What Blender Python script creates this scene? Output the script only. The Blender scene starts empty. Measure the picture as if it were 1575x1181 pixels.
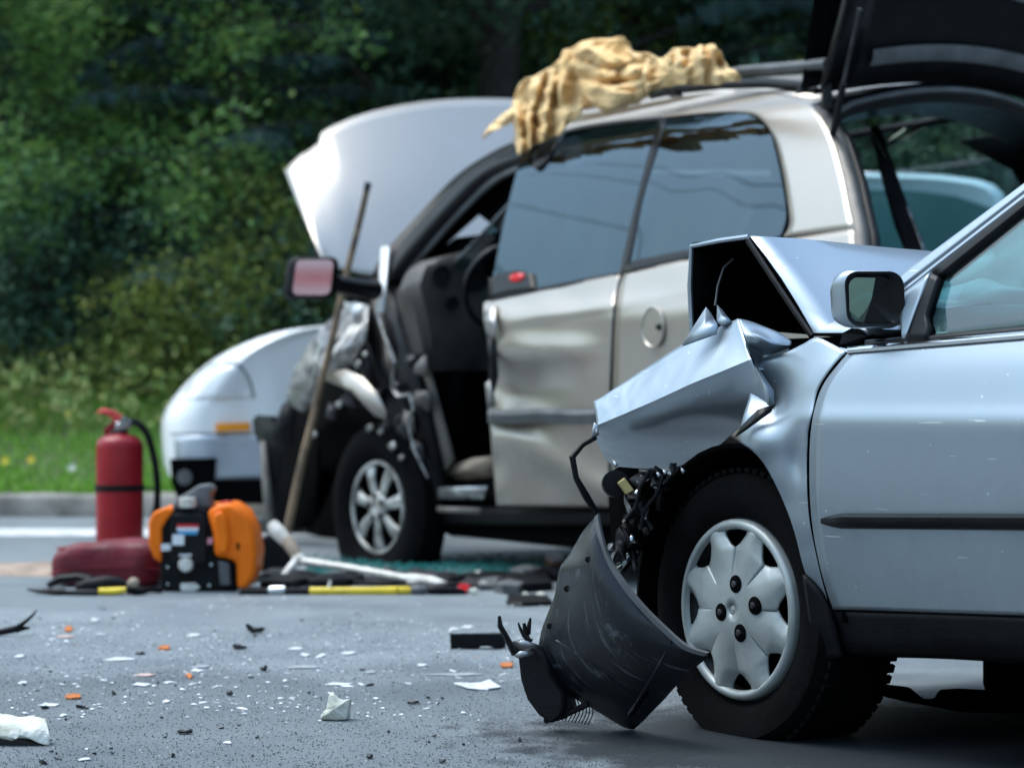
import bpy, bmesh, math, random
from mathutils import Vector, Matrix, noise

sc = bpy.context.scene
COL = sc.collection
R = math.radians
random.seed(7)

# ------------------------------------------------------------------ camera, sky, sun, exposure
FPX, VH, UC, CH = 3600.0, 625.0, 787.5, 0.72      # focal length in photo pixels, horizon row, centre column, camera height
cd = bpy.data.cameras.new('camera')
cam = bpy.data.objects.new('camera', cd)
COL.objects.link(cam)
cam.location = (0, 0, CH)
cam.rotation_euler = (R(90), 0, 0)
cd.sensor_width = 36.0
cd.lens = 36.0 * FPX / 1575.0
cd.shift_y = (VH - 590.5) / 1575.0
cd.clip_start, cd.clip_end = 0.1, 2000.0
cd.dof.use_dof = True
cd.dof.focus_distance = 5.0
cd.dof.aperture_fstop = 3.5
sc.camera = cam

SUN_EL, SUN_AZ = 66.0, 294.0
world = bpy.data.worlds.new("World")
sc.world = world
world.use_nodes = True
wn = world.node_tree
wn.nodes.clear()
wo = wn.nodes.new('ShaderNodeOutputWorld')
wb = wn.nodes.new('ShaderNodeBackground')
ws = wn.nodes.new('ShaderNodeTexSky')
ws.sky_type = 'NISHITA'
ws.sun_disc = False
ws.sun_elevation = R(SUN_EL)
ws.sun_rotation = R(SUN_AZ)
ws.air_density = 2.2
ws.dust_density = 6.0
ws.ozone_density = 6.0
wh = wn.nodes.new('ShaderNodeHueSaturation')
wh.inputs['Saturation'].default_value = 0.9
wn.links.new(ws.outputs[0], wh.inputs['Color'])
wt = wn.nodes.new('ShaderNodeMix'); wt.data_type = 'RGBA'; wt.blend_type = 'MULTIPLY'
wt.inputs['Factor'].default_value = 1.0
wt.inputs['B'].default_value = (0.87, 1.0, 1.09, 1.0)      # cool white balance
wn.links.new(wh.outputs[0], wt.inputs['A'])
wn.links.new(wt.outputs['Result'], wb.inputs['Color'])
wn.links.new(wb.outputs[0], wo.inputs['Surface'])
wb.inputs['Strength'].default_value = 0.12

sl = bpy.data.lights.new('sun', 'SUN')
sl.energy = 0.6
sl.angle = R(40)
sl.color = (1.0, 0.97, 0.94)
sun = bpy.data.objects.new('sun', sl)
COL.objects.link(sun)
# sky rotation: azimuth clockwise from +Y
sd = Vector((math.sin(R(SUN_AZ)) * math.cos(R(SUN_EL)), math.cos(R(SUN_AZ)) * math.cos(R(SUN_EL)), math.sin(R(SUN_EL))))
sun.rotation_euler = (-sd).to_track_quat('-Z', 'Y').to_euler()
sun.location = (0, 0, 30)

sc.view_settings.view_transform = 'Standard'
sc.view_settings.look = 'None'
sc.view_settings.gamma = 1.0
sc.view_settings.use_curve_mapping = False
sc.view_settings.exposure = 1.38

# ------------------------------------------------------------------ geometry helpers
def P(u, v, Y):
    return Vector(((u - UC) / FPX * Y, Y, CH - (v - VH) / FPX * Y))

def G(u, v, z=0.0):
    Y = (CH - z) * FPX / (v - VH)
    return Vector(((u - UC) / FPX * Y, Y, z))

class Frame:
    """A vehicle's frame: a runs to its rear, b across to its far side."""
    def __init__(s, u, Y, deg):
        s.O = Vector(((u - UC) / FPX * Y, Y, 0))
        th = R(deg)
        s.a = Vector((math.cos(th), -math.sin(th), 0))
        s.b = Vector((math.sin(th), math.cos(th), 0))
        s.rz = math.atan2(s.a.y, s.a.x)
    def W(s, t, w, z):
        return s.O + s.a * t + s.b * w + Vector((0, 0, z))
    def hit(s, u, v, w):
        k = (u - UC) / FPX
        ox = s.O.x + s.b.x * w
        oy = s.O.y + s.b.y * w
        t = (k * oy - ox) / (s.a.x - k * s.a.y)
        Y = oy + s.a.y * t
        return t, CH - (v - VH) * Y / FPX
    def on(s, u, v, wf, d=0.0):
        z = 0.7
        for _ in range(8):
            t, z = s.hit(u, v, wf(z) + d)
        return s.W(t, wf(z) + d, z)
    def tz(s, u, v, wf, d=0.0):
        z = 0.7
        for _ in range(8):
            t, z = s.hit(u, v, wf(z) + d)
        return t, z

def interp(tab, z):
    if z <= tab[0][0]: return tab[0][1]
    for (a, b), (c, d) in zip(tab, tab[1:]):
        if z <= c:
            f = (z - a) / (c - a)
            return b + (d - b) * f
    return tab[-1][1]

def sinterp(tab, z):
    """monotone-looking smooth interpolation (Catmull-Rom on uneven knots)"""
    n = len(tab)
    if z <= tab[0][0]: return tab[0][1]
    if z >= tab[-1][0]: return tab[-1][1]
    for i in range(n - 1):
        if z <= tab[i + 1][0]:
            x0, y0 = tab[i]; x1, y1 = tab[i + 1]
            h = x1 - x0
            def sl_(j):
                if j <= 0 or j >= n - 1: 
                    k = 0 if j <= 0 else n - 2
                    return (tab[k + 1][1] - tab[k][1]) / (tab[k + 1][0] - tab[k][0])
                return (tab[j + 1][1] - tab[j - 1][1]) / (tab[j + 1][0] - tab[j - 1][0])
            f = (z - x0) / h
            m0, m1 = sl_(i) * h, sl_(i + 1) * h
            return (2*f**3 - 3*f*f + 1) * y0 + (f**3 - 2*f*f + f) * m0 + (-2*f**3 + 3*f*f) * y1 + (f**3 - f*f) * m1

def resample(pts, n, smooth=True):
    pts = [tuple(float(c) for c in p) for p in pts]
    if len(pts) == 1: return [pts[0]] * (n + 1)
    if smooth and len(pts) > 2:
        out = []
        for i in range(len(pts) - 1):
            p0 = pts[max(i - 1, 0)]; p1 = pts[i]; p2 = pts[i + 1]; p3 = pts[min(i + 2, len(pts) - 1)]
            for k in range(8):
                f = k / 8
                out.append(tuple(0.5 * ((2 * b) + (-a + c) * f + (2*a - 5*b + 4*c - d) * f*f + (-a + 3*b - 3*c + d) * f**3)
                                 for a, b, c, d in zip(p0, p1, p2, p3)))
        out.append(pts[-1])
        pts = out
    L = [0.0]
    for a, b in zip(pts, pts[1:]):
        L.append(L[-1] + math.sqrt(sum((x - y) ** 2 for x, y in zip(a, b))))
    tot = L[-1] or 1e-9
    res, j = [], 0
    for i in range(n + 1):
        d = tot * i / n
        while j < len(pts) - 2 and L[j + 1] < d: j += 1
        f = (d - L[j]) / max(L[j + 1] - L[j], 1e-9)
        f = min(max(f, 0), 1)
        res.append(tuple(x + (y - x) * f for x, y in zip(pts[j], pts[j + 1])))
    return res

class MB:
    def __init__(s):
        s.V, s.F = [], []
    def add(s, V, F):
        o = len(s.V)
        s.V += [Vector(v) for v in V]
        s.F += [tuple(i + o for i in f) for f in F]
        return s
    def grid(s, rows, closed=False):
        n = len(rows[0])
        V = [p for r in rows for p in r]
        F = []
        for i in range(len(rows) - 1):
            for j in range(n if closed else n - 1):
                j2 = (j + 1) % n
                F.append((i*n + j, i*n + j2, (i+1)*n + j2, (i+1)*n + j))
        return s.add(V, F)
    def loft(s, lines, nu, nv, f, smooth=True, vs=True):
        """lines: polylines of one panel from edge to edge; f maps their points to space"""
        L = [resample(l, nu, smooth) for l in lines]
        cols = [resample([l[j] for l in L], nv, vs) for j in range(nu + 1)]
        return s.grid([[f(*cols[j][i]) for j in range(nu + 1)] for i in range(nv + 1)])
    def poly(s, pts):
        return s.add(pts, [tuple(range(len(pts)))])
    def prism(s, pts, vec):
        n = len(pts)
        vec = Vector(vec)
        V = [Vector(p) for p in pts] + [Vector(p) + vec for p in pts]
        F = [tuple(range(n - 1, -1, -1)), tuple(range(n, 2 * n))]
        F += [(i, (i + 1) % n, (i + 1) % n + n, i + n) for i in range(n)]
        return s.add(V, F)
    def box(s, c, size, ax=None):
        c = Vector(c)
        if ax is None: ax = (Vector((1, 0, 0)), Vector((0, 1, 0)), Vector((0, 0, 1)))
        h = [Vector(a) * (d / 2) for a, d in zip(ax, size)]
        V = [c + h[0]*i + h[1]*j + h[2]*k for i in (-1, 1) for j in (-1, 1) for k in (-1, 1)]
        return s.add(V, [(0,1,3,2), (4,6,7,5), (0,4,5,1), (2,3,7,6), (0,2,6,4), (1,5,7,3)])
    def tube(s, pts, r, seg=8, cap=True, flat=1.0):
        pts = [Vector(p) for p in pts]
        n = len(pts)
        rr = r if isinstance(r, (list, tuple)) else [r] * n
        rows, nrm = [], None
        for i in range(n):
            d = (pts[min(i + 1, n - 1)] - pts[max(i - 1, 0)])
            d = d.normalized() if d.length > 1e-9 else Vector((0, 0, 1))
            if nrm is None:
                nrm = d.orthogonal().normalized()
                if abs(d.z) < 0.9: nrm = (Vector((0, 0, 1)) - d * d.z).normalized()
            else:
                nrm = (nrm - d * nrm.dot(d))
                nrm = nrm.normalized() if nrm.length > 1e-6 else d.orthogonal().normalized()
            bn = d.cross(nrm)
            rows.append([pts[i] + (nrm * math.cos(2*math.pi*k/seg) * flat + bn * math.sin(2*math.pi*k/seg)) * rr[i] for k in range(seg)])
        o = len(s.V)
        s.grid(rows, True)
        if cap:
            s.F.append(tuple(o + k for k in range(seg - 1, -1, -1)))
            s.F.append(tuple(o + (n - 1) * seg + k for k in range(seg)))
        return s
    def lathe(s, prof, c, axis, seg=32, x=None, sq=(1, 1)):
        c = Vector(c); axis = Vector(axis).normalized()
        x = Vector(x) if x is not None else axis.orthogonal()
        x = (x - axis * x.dot(axis)).normalized()
        y = axis.cross(x)
        rows = [[c + axis*h + (x*math.cos(2*math.pi*k/seg)*sq[0] + y*math.sin(2*math.pi*k/seg)*sq[1])*r for k in range(seg)] for r, h in prof]
        return s.grid(rows, True)
    def ico(s, c, r, sub=2, sc3=(1, 1, 1), jit=0.0, seed=0):
        bm = bmesh.new()
        bmesh.ops.create_icosphere(bm, subdivisions=sub, radius=1.0)
        rng = random.Random(seed)
        V = []
        for v in bm.verts:
            q = v.co.copy()
            if jit: q *= 1 + jit * (noise.noise(q * 1.7 + Vector((seed, seed * .3, 0))))
            V.append(Vector(c) + Vector((q.x*sc3[0], q.y*sc3[1], q.z*sc3[2])) * r)
        F = [tuple(v.index for v in f.verts) for f in bm.faces]
        bm.free()
        return s.add(V, F)

ROOTM = {}
def root_matrix(o):
    while o.parent is not None: o = o.parent
    return ROOTM.get(o.name)

def thing(name, label, cat, loc, rz=0.0, group=None):
    o = bpy.data.objects.new(name, None)
    COL.objects.link(o)
    o.empty_display_size = 0.2
    o.location = loc
    o.rotation_euler = (0, 0, rz)
    ROOTM[o.name] = (Matrix.Translation(Vector(loc)) @ Matrix.Rotation(rz, 4, 'Z')).inverted()
    o['label'] = label; o['category'] = cat
    if group: o['group'] = group
    return o

def mk(name, mb, mat, parent=None, smooth=40, thick=0.0, off=-1.0, inner=None, bevel=0.0, sub=0, label=None, cat=None, group=None, kind=None, weld=0.0, recalc=True):
    V, F = mb.V, mb.F
    me = bpy.data.meshes.new(name)
    loc = Vector((0, 0, 0))
    if parent is not None:
        M = root_matrix(parent)
        V = [M @ v for v in V]
    else:
        if kind != 'structure' and V:
            loc = Vector(((min(v.x for v in V) + max(v.x for v in V)) / 2, (min(v.y for v in V) + max(v.y for v in V)) / 2, min(v.z for v in V)))
            V = [v - loc for v in V]
    me.from_pydata(V, [], F)
    if recalc or weld:
        bm = bmesh.new(); bm.from_mesh(me)
        if weld: bmesh.ops.remove_doubles(bm, verts=bm.verts, dist=weld)
        bmesh.ops.recalc_face_normals(bm, faces=bm.faces)
        bm.to_mesh(me); bm.free()
    me.validate()
    o = bpy.data.objects.new(name, me)
    COL.objects.link(o)
    o.location = loc
    if parent is not None: o.parent = parent
    me.materials.append(mat)
    if inner is not None: me.materials.append(inner)
    if smooth is not None:
        me.polygons.foreach_set('use_smooth', [True] * len(me.polygons))
        me.set_sharp_from_angle(angle=R(smooth))
    if sub:
        m = o.modifiers.new('sub', 'SUBSURF'); m.levels = m.render_levels = sub
    if thick:
        m = o.modifiers.new('sol', 'SOLIDIFY'); m.thickness = thick; m.offset = off
        if inner is not None: m.material_offset = 1; m.material_offset_rim = 1
    if bevel:
        m = o.modifiers.new('bev', 'BEVEL'); m.width = bevel; m.segments = 2; m.limit_method = 'ANGLE'; m.angle_limit = R(35)
    if label: o['label'] = label
    if cat: o['category'] = cat
    if group: o['group'] = group
    if kind: o['kind'] = kind
    return o

def orient(mb, toward):
    """flip a sheet so that its faces look towards a point (thickness then grows away from it)"""
    s = 0.0
    for f in mb.F:
        a, b, c = mb.V[f[0]], mb.V[f[1]], mb.V[f[2]]
        n = (b - a).cross(c - a)
        s += n.dot(Vector(toward) - a)
    if s < 0: mb.F = [tuple(reversed(f)) for f in mb.F]
    return mb

# ------------------------------------------------------------------ material helpers
def nodes(name):
    m = bpy.data.materials.new(name)
    m.use_nodes = True
    nt = m.node_tree
    bs = nt.nodes['Principled BSDF']
    return m, nt, bs

def rgb(c): return (c[0], c[1], c[2], 1.0)

def pm(name, base, rough=0.5, metal=0.0, coat=0.0, var=0.12, scale=6.0, bump=0.0, bscale=60.0, rvar=0.1, spec=0.5, base2=None, trans=0.0, ior=1.45, sheen=0.0, detail=4.0):
    """plain surface with a little procedural variation of colour, gloss and relief"""
    m, nt, bs = nodes(name)
    L = nt.links.new
    tc = nt.nodes.new('ShaderNodeTexCoord')
    nz = nt.nodes.new('ShaderNodeTexNoise')
    nz.inputs['Scale'].default_value = scale
    nz.inputs['Detail'].default_value = detail
    L(tc.outputs['Object'], nz.inputs['Vector'])
    mx = nt.nodes.new('ShaderNodeMix'); mx.data_type = 'RGBA'
    b2 = base2 or tuple(c * (1 - var * 1.5) for c in base)
    mx.inputs['A'].default_value = rgb(b2)
    mx.inputs['B'].default_value = rgb(tuple(min(c * (1 + var * .6), 1) for c in base))
    rp = nt.nodes.new('ShaderNodeMapRange')
    rp.inputs['From Min'].default_value = 0.3; rp.inputs['From Max'].default_value = 0.7
    L(nz.outputs['Fac'], rp.inputs['Value'])
    L(rp.outputs[0], mx.inputs['Factor'])
    L(mx.outputs['Result'], bs.inputs['Base Color'])
    rr = nt.nodes.new('ShaderNodeMapRange')
    rr.inputs['To Min'].default_value = max(rough - rvar, 0.02); rr.inputs['To Max'].default_value = min(rough + rvar, 1)
    L(nz.outputs['Fac'], rr.inputs['Value'])
    L(rr.outputs[0], bs.inputs['Roughness'])
    bs.inputs['Metallic'].default_value = metal
    bs.inputs['Coat Weight'].default_value = coat
    bs.inputs['Coat Roughness'].default_value = 0.04
    bs.inputs['Specular IOR Level'].default_value = spec
    bs.inputs['Transmission Weight'].default_value = trans
    bs.inputs['IOR'].default_value = ior
    bs.inputs['Sheen Weight'].default_value = sheen
    if bump:
        n2 = nt.nodes.new('ShaderNodeTexNoise')
        n2.inputs['Scale'].default_value = bscale
        n2.inputs['Detail'].default_value = 3
        L(tc.outputs['Object'], n2.inputs['Vector'])
        bp = nt.nodes.new('ShaderNodeBump')
        bp.inputs['Strength'].default_value = bump
        bp.inputs['Distance'].default_value = 0.01
        L(n2.outputs['Fac'], bp.inputs['Height'])
        L(bp.outputs[0], bs.inputs['Normal'])
    return m

def leaf_mat(name, c1, c2, c3):
    m, nt, bs = nodes(name)
    L = nt.links.new
    ge = nt.nodes.new('ShaderNodeNewGeometry')
    rp = nt.nodes.new('ShaderNodeValToRGB')
    e = rp.color_ramp.elements
    e[0].position = 0.0; e[0].color = rgb(c1)
    e[1].position = 1.0; e[1].color = rgb(c3)
    k = e.new(0.6); k.color = rgb(c2)
    L(ge.outputs['Random Per Island'], rp.inputs['Fac'])
    L(rp.outputs[0], bs.inputs['Base Color'])
    bs.inputs['Roughness'].default_value = 0.5
    bs.inputs['Specular IOR Level'].default_value = 0.35
    tr = nt.nodes.new('ShaderNodeBsdfTranslucent')
    L(rp.outputs[0], tr.inputs['Color'])
    ms = nt.nodes.new('ShaderNodeMixShader')
    ms.inputs[0].default_value = 0.3
    out = nt.nodes['Material Output']
    L(bs.outputs[0], ms.inputs[1]); L(tr.outputs[0], ms.inputs[2])
    L(ms.outputs[0], out.inputs['Surface'])
    return m
# ------------------------------------------------------------------ the setting: road, kerb, verge, wood
KY = 15.2      # the kerb's road face

def asphalt_mat():
    m, nt, bs = nodes('asphalt')
    L = nt.links.new
    tc = nt.nodes.new('ShaderNodeTexCoord')
    def nz(scale, det=4, rough=0.55):
        n = nt.nodes.new('ShaderNodeTexNoise')
        n.inputs['Scale'].default_value = scale; n.inputs['Detail'].default_value = det; n.inputs['Roughness'].default_value = rough
        L(tc.outputs['Object'], n.inputs['Vector'])
        return n
    big, mid, fine = nz(0.35, 5), nz(3.0, 6), nz(130.0, 4, .7)
    vo = nt.nodes.new('ShaderNodeTexVoronoi'); vo.inputs['Scale'].default_value = 110.0
    L(tc.outputs['Object'], vo.inputs['Vector'])
    rp = nt.nodes.new('ShaderNodeValToRGB')
    e = rp.color_ramp.elements
    e[0].position = .15; e[0].color = (.055, .067, .075, 1)
    e[1].position = .85; e[1].color = (.23, .265, .285, 1)
    k = e.new(.5); k.color = (.125, .147, .16, 1)
    L(fine.outputs['Fac'], rp.inputs['Fac'])
    mx = nt.nodes.new('ShaderNodeMix'); mx.data_type = 'RGBA'; mx.blend_type = 'MULTIPLY'; mx.inputs['Factor'].default_value = 1
    L(rp.outputs[0], mx.inputs['A'])
    r2 = nt.nodes.new('ShaderNodeValToRGB')
    e = r2.color_ramp.elements
    e[0].position = .3; e[0].color = (.62, .64, .68, 1)
    e[1].position = .7; e[1].color = (1.3, 1.28, 1.24, 1)
    ad = nt.nodes.new('ShaderNodeMix'); ad.data_type = 'FLOAT'; ad.inputs[0].default_value = .45
    L(big.outputs['Fac'], ad.inputs[2]); L(mid.outputs['Fac'], ad.inputs[3])
    L(ad.outputs[0], r2.inputs['Fac'])
    L(r2.outputs[0], mx.inputs['B'])
    # pale stone chips in the wearing course
    r3 = nt.nodes.new('ShaderNodeValToRGB')
    e = r3.color_ramp.elements
    e[0].position = .90; e[0].color = (0, 0, 0, 1)
    e[1].position = .97; e[1].color = (1, 1, 1, 1)
    L(vo.outputs['Color'], r3.inputs['Fac'])
    m2 = nt.nodes.new('ShaderNodeMix'); m2.data_type = 'RGBA'
    L(r3.outputs[0], m2.inputs['Factor']); L(mx.outputs['Result'], m2.inputs['A'])
    m2.inputs['B'].default_value = (.22, .22, .215, 1)
    # brightness step painted into the road colour: darker near, paler beyond a ragged edge
    sy = nt.nodes.new('ShaderNodeSeparateXYZ'); L(tc.outputs['Object'], sy.inputs[0])
    s1 = nt.nodes.new('ShaderNodeMath'); s1.operation = 'MULTIPLY_ADD'; s1.inputs[1].default_value = .9
    L(mid.outputs['Fac'], s1.inputs[0]); L(sy.outputs['Y'], s1.inputs[2])
    s2 = nt.nodes.new('ShaderNodeMapRange'); s2.inputs['From Min'].default_value = 6.5; s2.inputs['From Max'].default_value = 7.0
    s2.inputs['To Min'].default_value = .85; s2.inputs['To Max'].default_value = 1.3
    L(s1.outputs[0], s2.inputs['Value'])
    s3 = nt.nodes.new('ShaderNodeMix'); s3.data_type = 'RGBA'; s3.blend_type = 'MULTIPLY'; s3.inputs['Factor'].default_value = 1
    L(m2.outputs['Result'], s3.inputs['A']); L(s2.outputs[0], s3.inputs['B'])
    L(s3.outputs['Result'], bs.inputs['Base Color'])
    rr = nt.nodes.new('ShaderNodeMapRange')
    rr.inputs['From Min'].default_value = .3; rr.inputs['From Max'].default_value = .7
    rr.inputs['To Min'].default_value = .42; rr.inputs['To Max'].default_value = .62
    L(ad.outputs[0], rr.inputs['Value']); L(rr.outputs[0], bs.inputs['Roughness'])
    bp = nt.nodes.new('ShaderNodeBump'); bp.inputs['Strength'].default_value = .45; bp.inputs['Distance'].default_value = .004
    L(fine.outputs['Fac'], bp.inputs['Height']); L(bp.outputs[0], bs.inputs['Normal'])
    return m

M_ASPH = asphalt_mat()
mb = MB()
mb.add([(-500, -500, 0), (500, -500, 0), (500, KY + .02, 0), (-500, KY + .02, 0)], [(0, 1, 2, 3)])
mk('road', mb, M_ASPH, kind='structure', smooth=None)

# painted edge line a little off the kerb
M_LINE = pm('road_paint', (.62, .63, .63), .55, var=.35, scale=9, base2=(.34, .35, .36), bump=.2, bscale=160)
mb = MB()
mb.add([(-60, 12.95, .004), (60, 12.95, .004), (60, 13.75, .004), (-60, 13.75, .004)], [(0, 1, 2, 3)])
mk('edge_line', mb, M_LINE, kind='structure', smooth=None)

M_KERB = pm('kerb_concrete', (.27, .25, .22), .9, var=.4, scale=4, base2=(.07, .066, .058), bump=.8, bscale=30, detail=8)
kerb = MB()
x = -40.0
i = 0
krng = random.Random(3)
kerbroot = bpy.data.objects.new('kerb', None); COL.objects.link(kerbroot)
kerbroot['kind'] = 'structure'
ROOTM['kerb'] = Matrix.Identity(4)
def kerb_stone(x0, x1, dz, dy):
    b = MB()
    prof = [(KY + dy, -.05), (KY + .02 + dy, .115 + dz), (KY + .05 + dy, .145 + dz), (KY + .17, .15 + dz), (KY + .17, -.05)]
    n = 10
    rows = []
    for q in range(n + 1):
        xx = x0 + (x1 - x0) * q / n
        rows.append([Vector((xx, y + .014 * noise.noise((xx * 4, z * 9, 1.3)), z + .016 * noise.noise((xx * 5, y, 7.1)))) for y, z in prof])
    b.grid(rows)
    for r_ in (0, n):
        b.F.append(tuple(r_ * 5 + q for q in range(5)))
    return b
while x < 40:
    w = 1.5
    b = kerb_stone(x + .006, x + w - .006, krng.uniform(-.006, .006), krng.uniform(-.006, .006))
    if -9 < x < 9:
        mk('kerb_stone', b, M_KERB, kerbroot, smooth=50)
    else:
        kerb.add(b.V, b.F)
    x += w
o = mk('kerb_run', kerb, M_KERB, kerbroot, smooth=50)
o['kind'] = 'stuff'

def bank_z(x, y):
    d = y - KY - .17
    z = .15 + .085 * d + .012 * d * d if d < 7 else .15 + .595 + .588 + (d - 7) * .16
    z = min(z, 5 + 0 * d)
    return z + .05 * noise.noise((x * .5, y * .5, 0)) * min(1, d)

M_SOIL = pm('bank_soil', (.05, .06, .025), .95, var=.5, scale=2.5, base2=(.03, .028, .018), bump=.8, bscale=14)
mb = MB()
ys = [KY + .165 + .4 * q for q in range(24)] + [KY + 10 + 3 * q for q in range(12)] + [KY + 60, KY + 400]
xs = [-400, -120, -60, -40] + [-30 + 1.0 * q for q in range(61)] + [40, 60, 120, 400]
mb.grid([[Vector((xx, yy, bank_z(xx, yy) - .01)) for xx in xs] for yy in ys])
mk('grass_verge', mb, M_SOIL, kind='structure', smooth=180)

# grass blades on the verge
def blade(mb, p, h, w, lean, az):
    s = Vector((math.cos(az), math.sin(az), 0)) * (w / 2)
    l = Vector((-math.sin(az), math.cos(az), 0)) * lean
    a = p + l * .3 + Vector((0, 0, h * .6))
    mb.add([p - s, p + s, a + s * .8, a - s * .8, p + l + Vector((0, 0, h))], [(0, 1, 2, 3), (3, 2, 4)])

M_GRASS = leaf_mat('grass_blade', (0.07935, 0.2151, 0.02243), (0.1587, 0.3795, 0.0299), (0.2645, 0.4807, 0.07475))
rng = random.Random(11)
mb = MB()
for _ in range(62000):
    xx = rng.uniform(-8.0, 6.5)
    yy = KY + .12 + 5.2 * rng.random() ** 1.25
    if xx > -1.2 and rng.random() < .72: continue
    d = yy - KY
    nse = noise.noise((xx * .8, yy * .8, 4))
    h = (.05 + .05 * rng.random()) * (1 + .5 * nse) + max(0, d - 2.8) * .045 * rng.random()
    blade(mb, Vector((xx, yy, bank_z(xx, yy) - .015)), h, rng.uniform(.006, .013), rng.uniform(-.05, .05), rng.uniform(0, 6.28))
mk('grass', mb, M_GRASS, kind='stuff', smooth=None, recalc=False)

def leafquad(mb, c, n, ln, wd, rng):
    n = n.normalized()
    t = n.orthogonal().normalized()
    t = Matrix.Rotation(rng.uniform(0, 6.28), 3, n) @ t
    b = n.cross(t)
    mb.add([c - t * ln * .5, c + b * wd * .5 + n * ln * .06, c + t * ln * .5, c - b * wd * .5 + n * ln * .06], [(0, 1, 2), (0, 2, 3)])

# low weeds, and yellow flower heads in the grass
M_WEED = leaf_mat('weed_leaf', (0.1565, 0.2449, 0.06028), (0.1988, 0.2853, 0.0684), (0.2929, 0.2752, 0.08064))
mb = MB()
for _ in range(2600):
    xx = rng.uniform(-8.5, 7.0)
    yy = KY + 3.0 + 5.0 * rng.random()
    h = rng.uniform(.2, .75) * (1 + .5 * noise.noise((xx * .6, yy * .6, 9)))
    p = Vector((xx, yy, bank_z(xx, yy) - .02))
    top = p + Vector((rng.uniform(-.2, .2), rng.uniform(-.2, .2), h))
    for k in range(rng.randint(6, 13)):
        f = rng.random()
        c = p.lerp(top, f) + Vector((rng.gauss(0, .07), rng.gauss(0, .07), 0))
        leafquad(mb, c, Vector((rng.gauss(0, .7), rng.gauss(-.3, .7), .8)), rng.uniform(.05, .12), rng.uniform(.025, .06), rng)
    if rng.random() < .5:
        blade(mb, p, h * 1.25, .012, rng.uniform(-.2, .2), rng.uniform(0, 6.28))
mk('undergrowth', mb, M_WEED, kind='stuff', smooth=None, recalc=False)

M_YEL = pm('flower_yellow', (.75, .58, .05), .6)
M_WHF = pm('flower_white', (.7, .72, .6), .6)
for (u, v, m_, lab) in ((8, 708, M_YEL, 'yellow flower head in the grass at the left edge, near the kerb'),
                        (48, 706, M_YEL, 'yellow flower head in the grass left of the fire extinguisher'),
                        (111, 718, M_WHF, 'pale seed head in the grass just left of the fire extinguisher'),
                        (104, 634, M_YEL, 'yellow flower high on the weeds behind the grass'),
                        (88, 664, M_YEL, 'dull yellow flower at the foot of the weeds')):
    Y = 15.8 if v > 700 else 18.5
    c = P(u, v, Y)
    t = thing('wildflower', lab, 'flower', (c.x, c.y, bank_z(c.x, c.y)))
    b = MB(); b.tube([(c.x, c.y, bank_z(c.x, c.y)), (c.x + .01, c.y, c.z)], .004, 5)
    mk('stem', b, M_WEED, t)
    b = MB()
    for k in range(12):
        an = k * math.pi / 6
        d = Vector((math.cos(an), -.5 + .3 * math.sin(an), math.sin(an)))
        s = d.cross(Vector((0, -1, .3))).normalized() * .012
        b.add([c - s * .3, c + d * .02 - s * .7, c + d * .028, c + d * .02 + s * .7], [(0, 1, 2, 3)])
    b.ico(c + Vector((0, -.006, 0)), .009, 1)
    mk('flower_head', b, m_, t)

# ---- trees and shrubs
M_BARK = pm('bark', (.045, .038, .034), .95, var=.5, scale=12, base2=(.018, .016, .016), bump=1.0, bscale=30)
M_LEAF = [leaf_mat('broad_leaf', (0.1224, 0.2535, 0.0961), (0.1615, 0.328, 0.0836), (0.2311, 0.3211, 0.07161)),
          leaf_mat('dark_leaf', (0.06423, 0.1388, 0.09547), (0.06851, 0.152, 0.09547), (0.1056, 0.1811, 0.08722)),
          leaf_mat('olive_leaf', (0.1588, 0.2658, 0.06919), (0.2243, 0.3005, 0.06521), (0.307, 0.2966, 0.06692))]
M_NEED = leaf_mat('needle', (0.04048, 0.09335, 0.1044), (0.05165, 0.1114, 0.1142), (0.06957, 0.1206, 0.1197))

def limb_pts(p0, d, ln, rng, n=6, droop=0.0, wig=.08):
    pts = [Vector(p0)]
    d = Vector(d).normalized()
    for k in range(n):
        d = (d + Vector((rng.gauss(0, wig), rng.gauss(0, wig), rng.gauss(0, wig) - droop))).normalized()
        pts.append(pts[-1] + d * (ln / n))
    return pts

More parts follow.
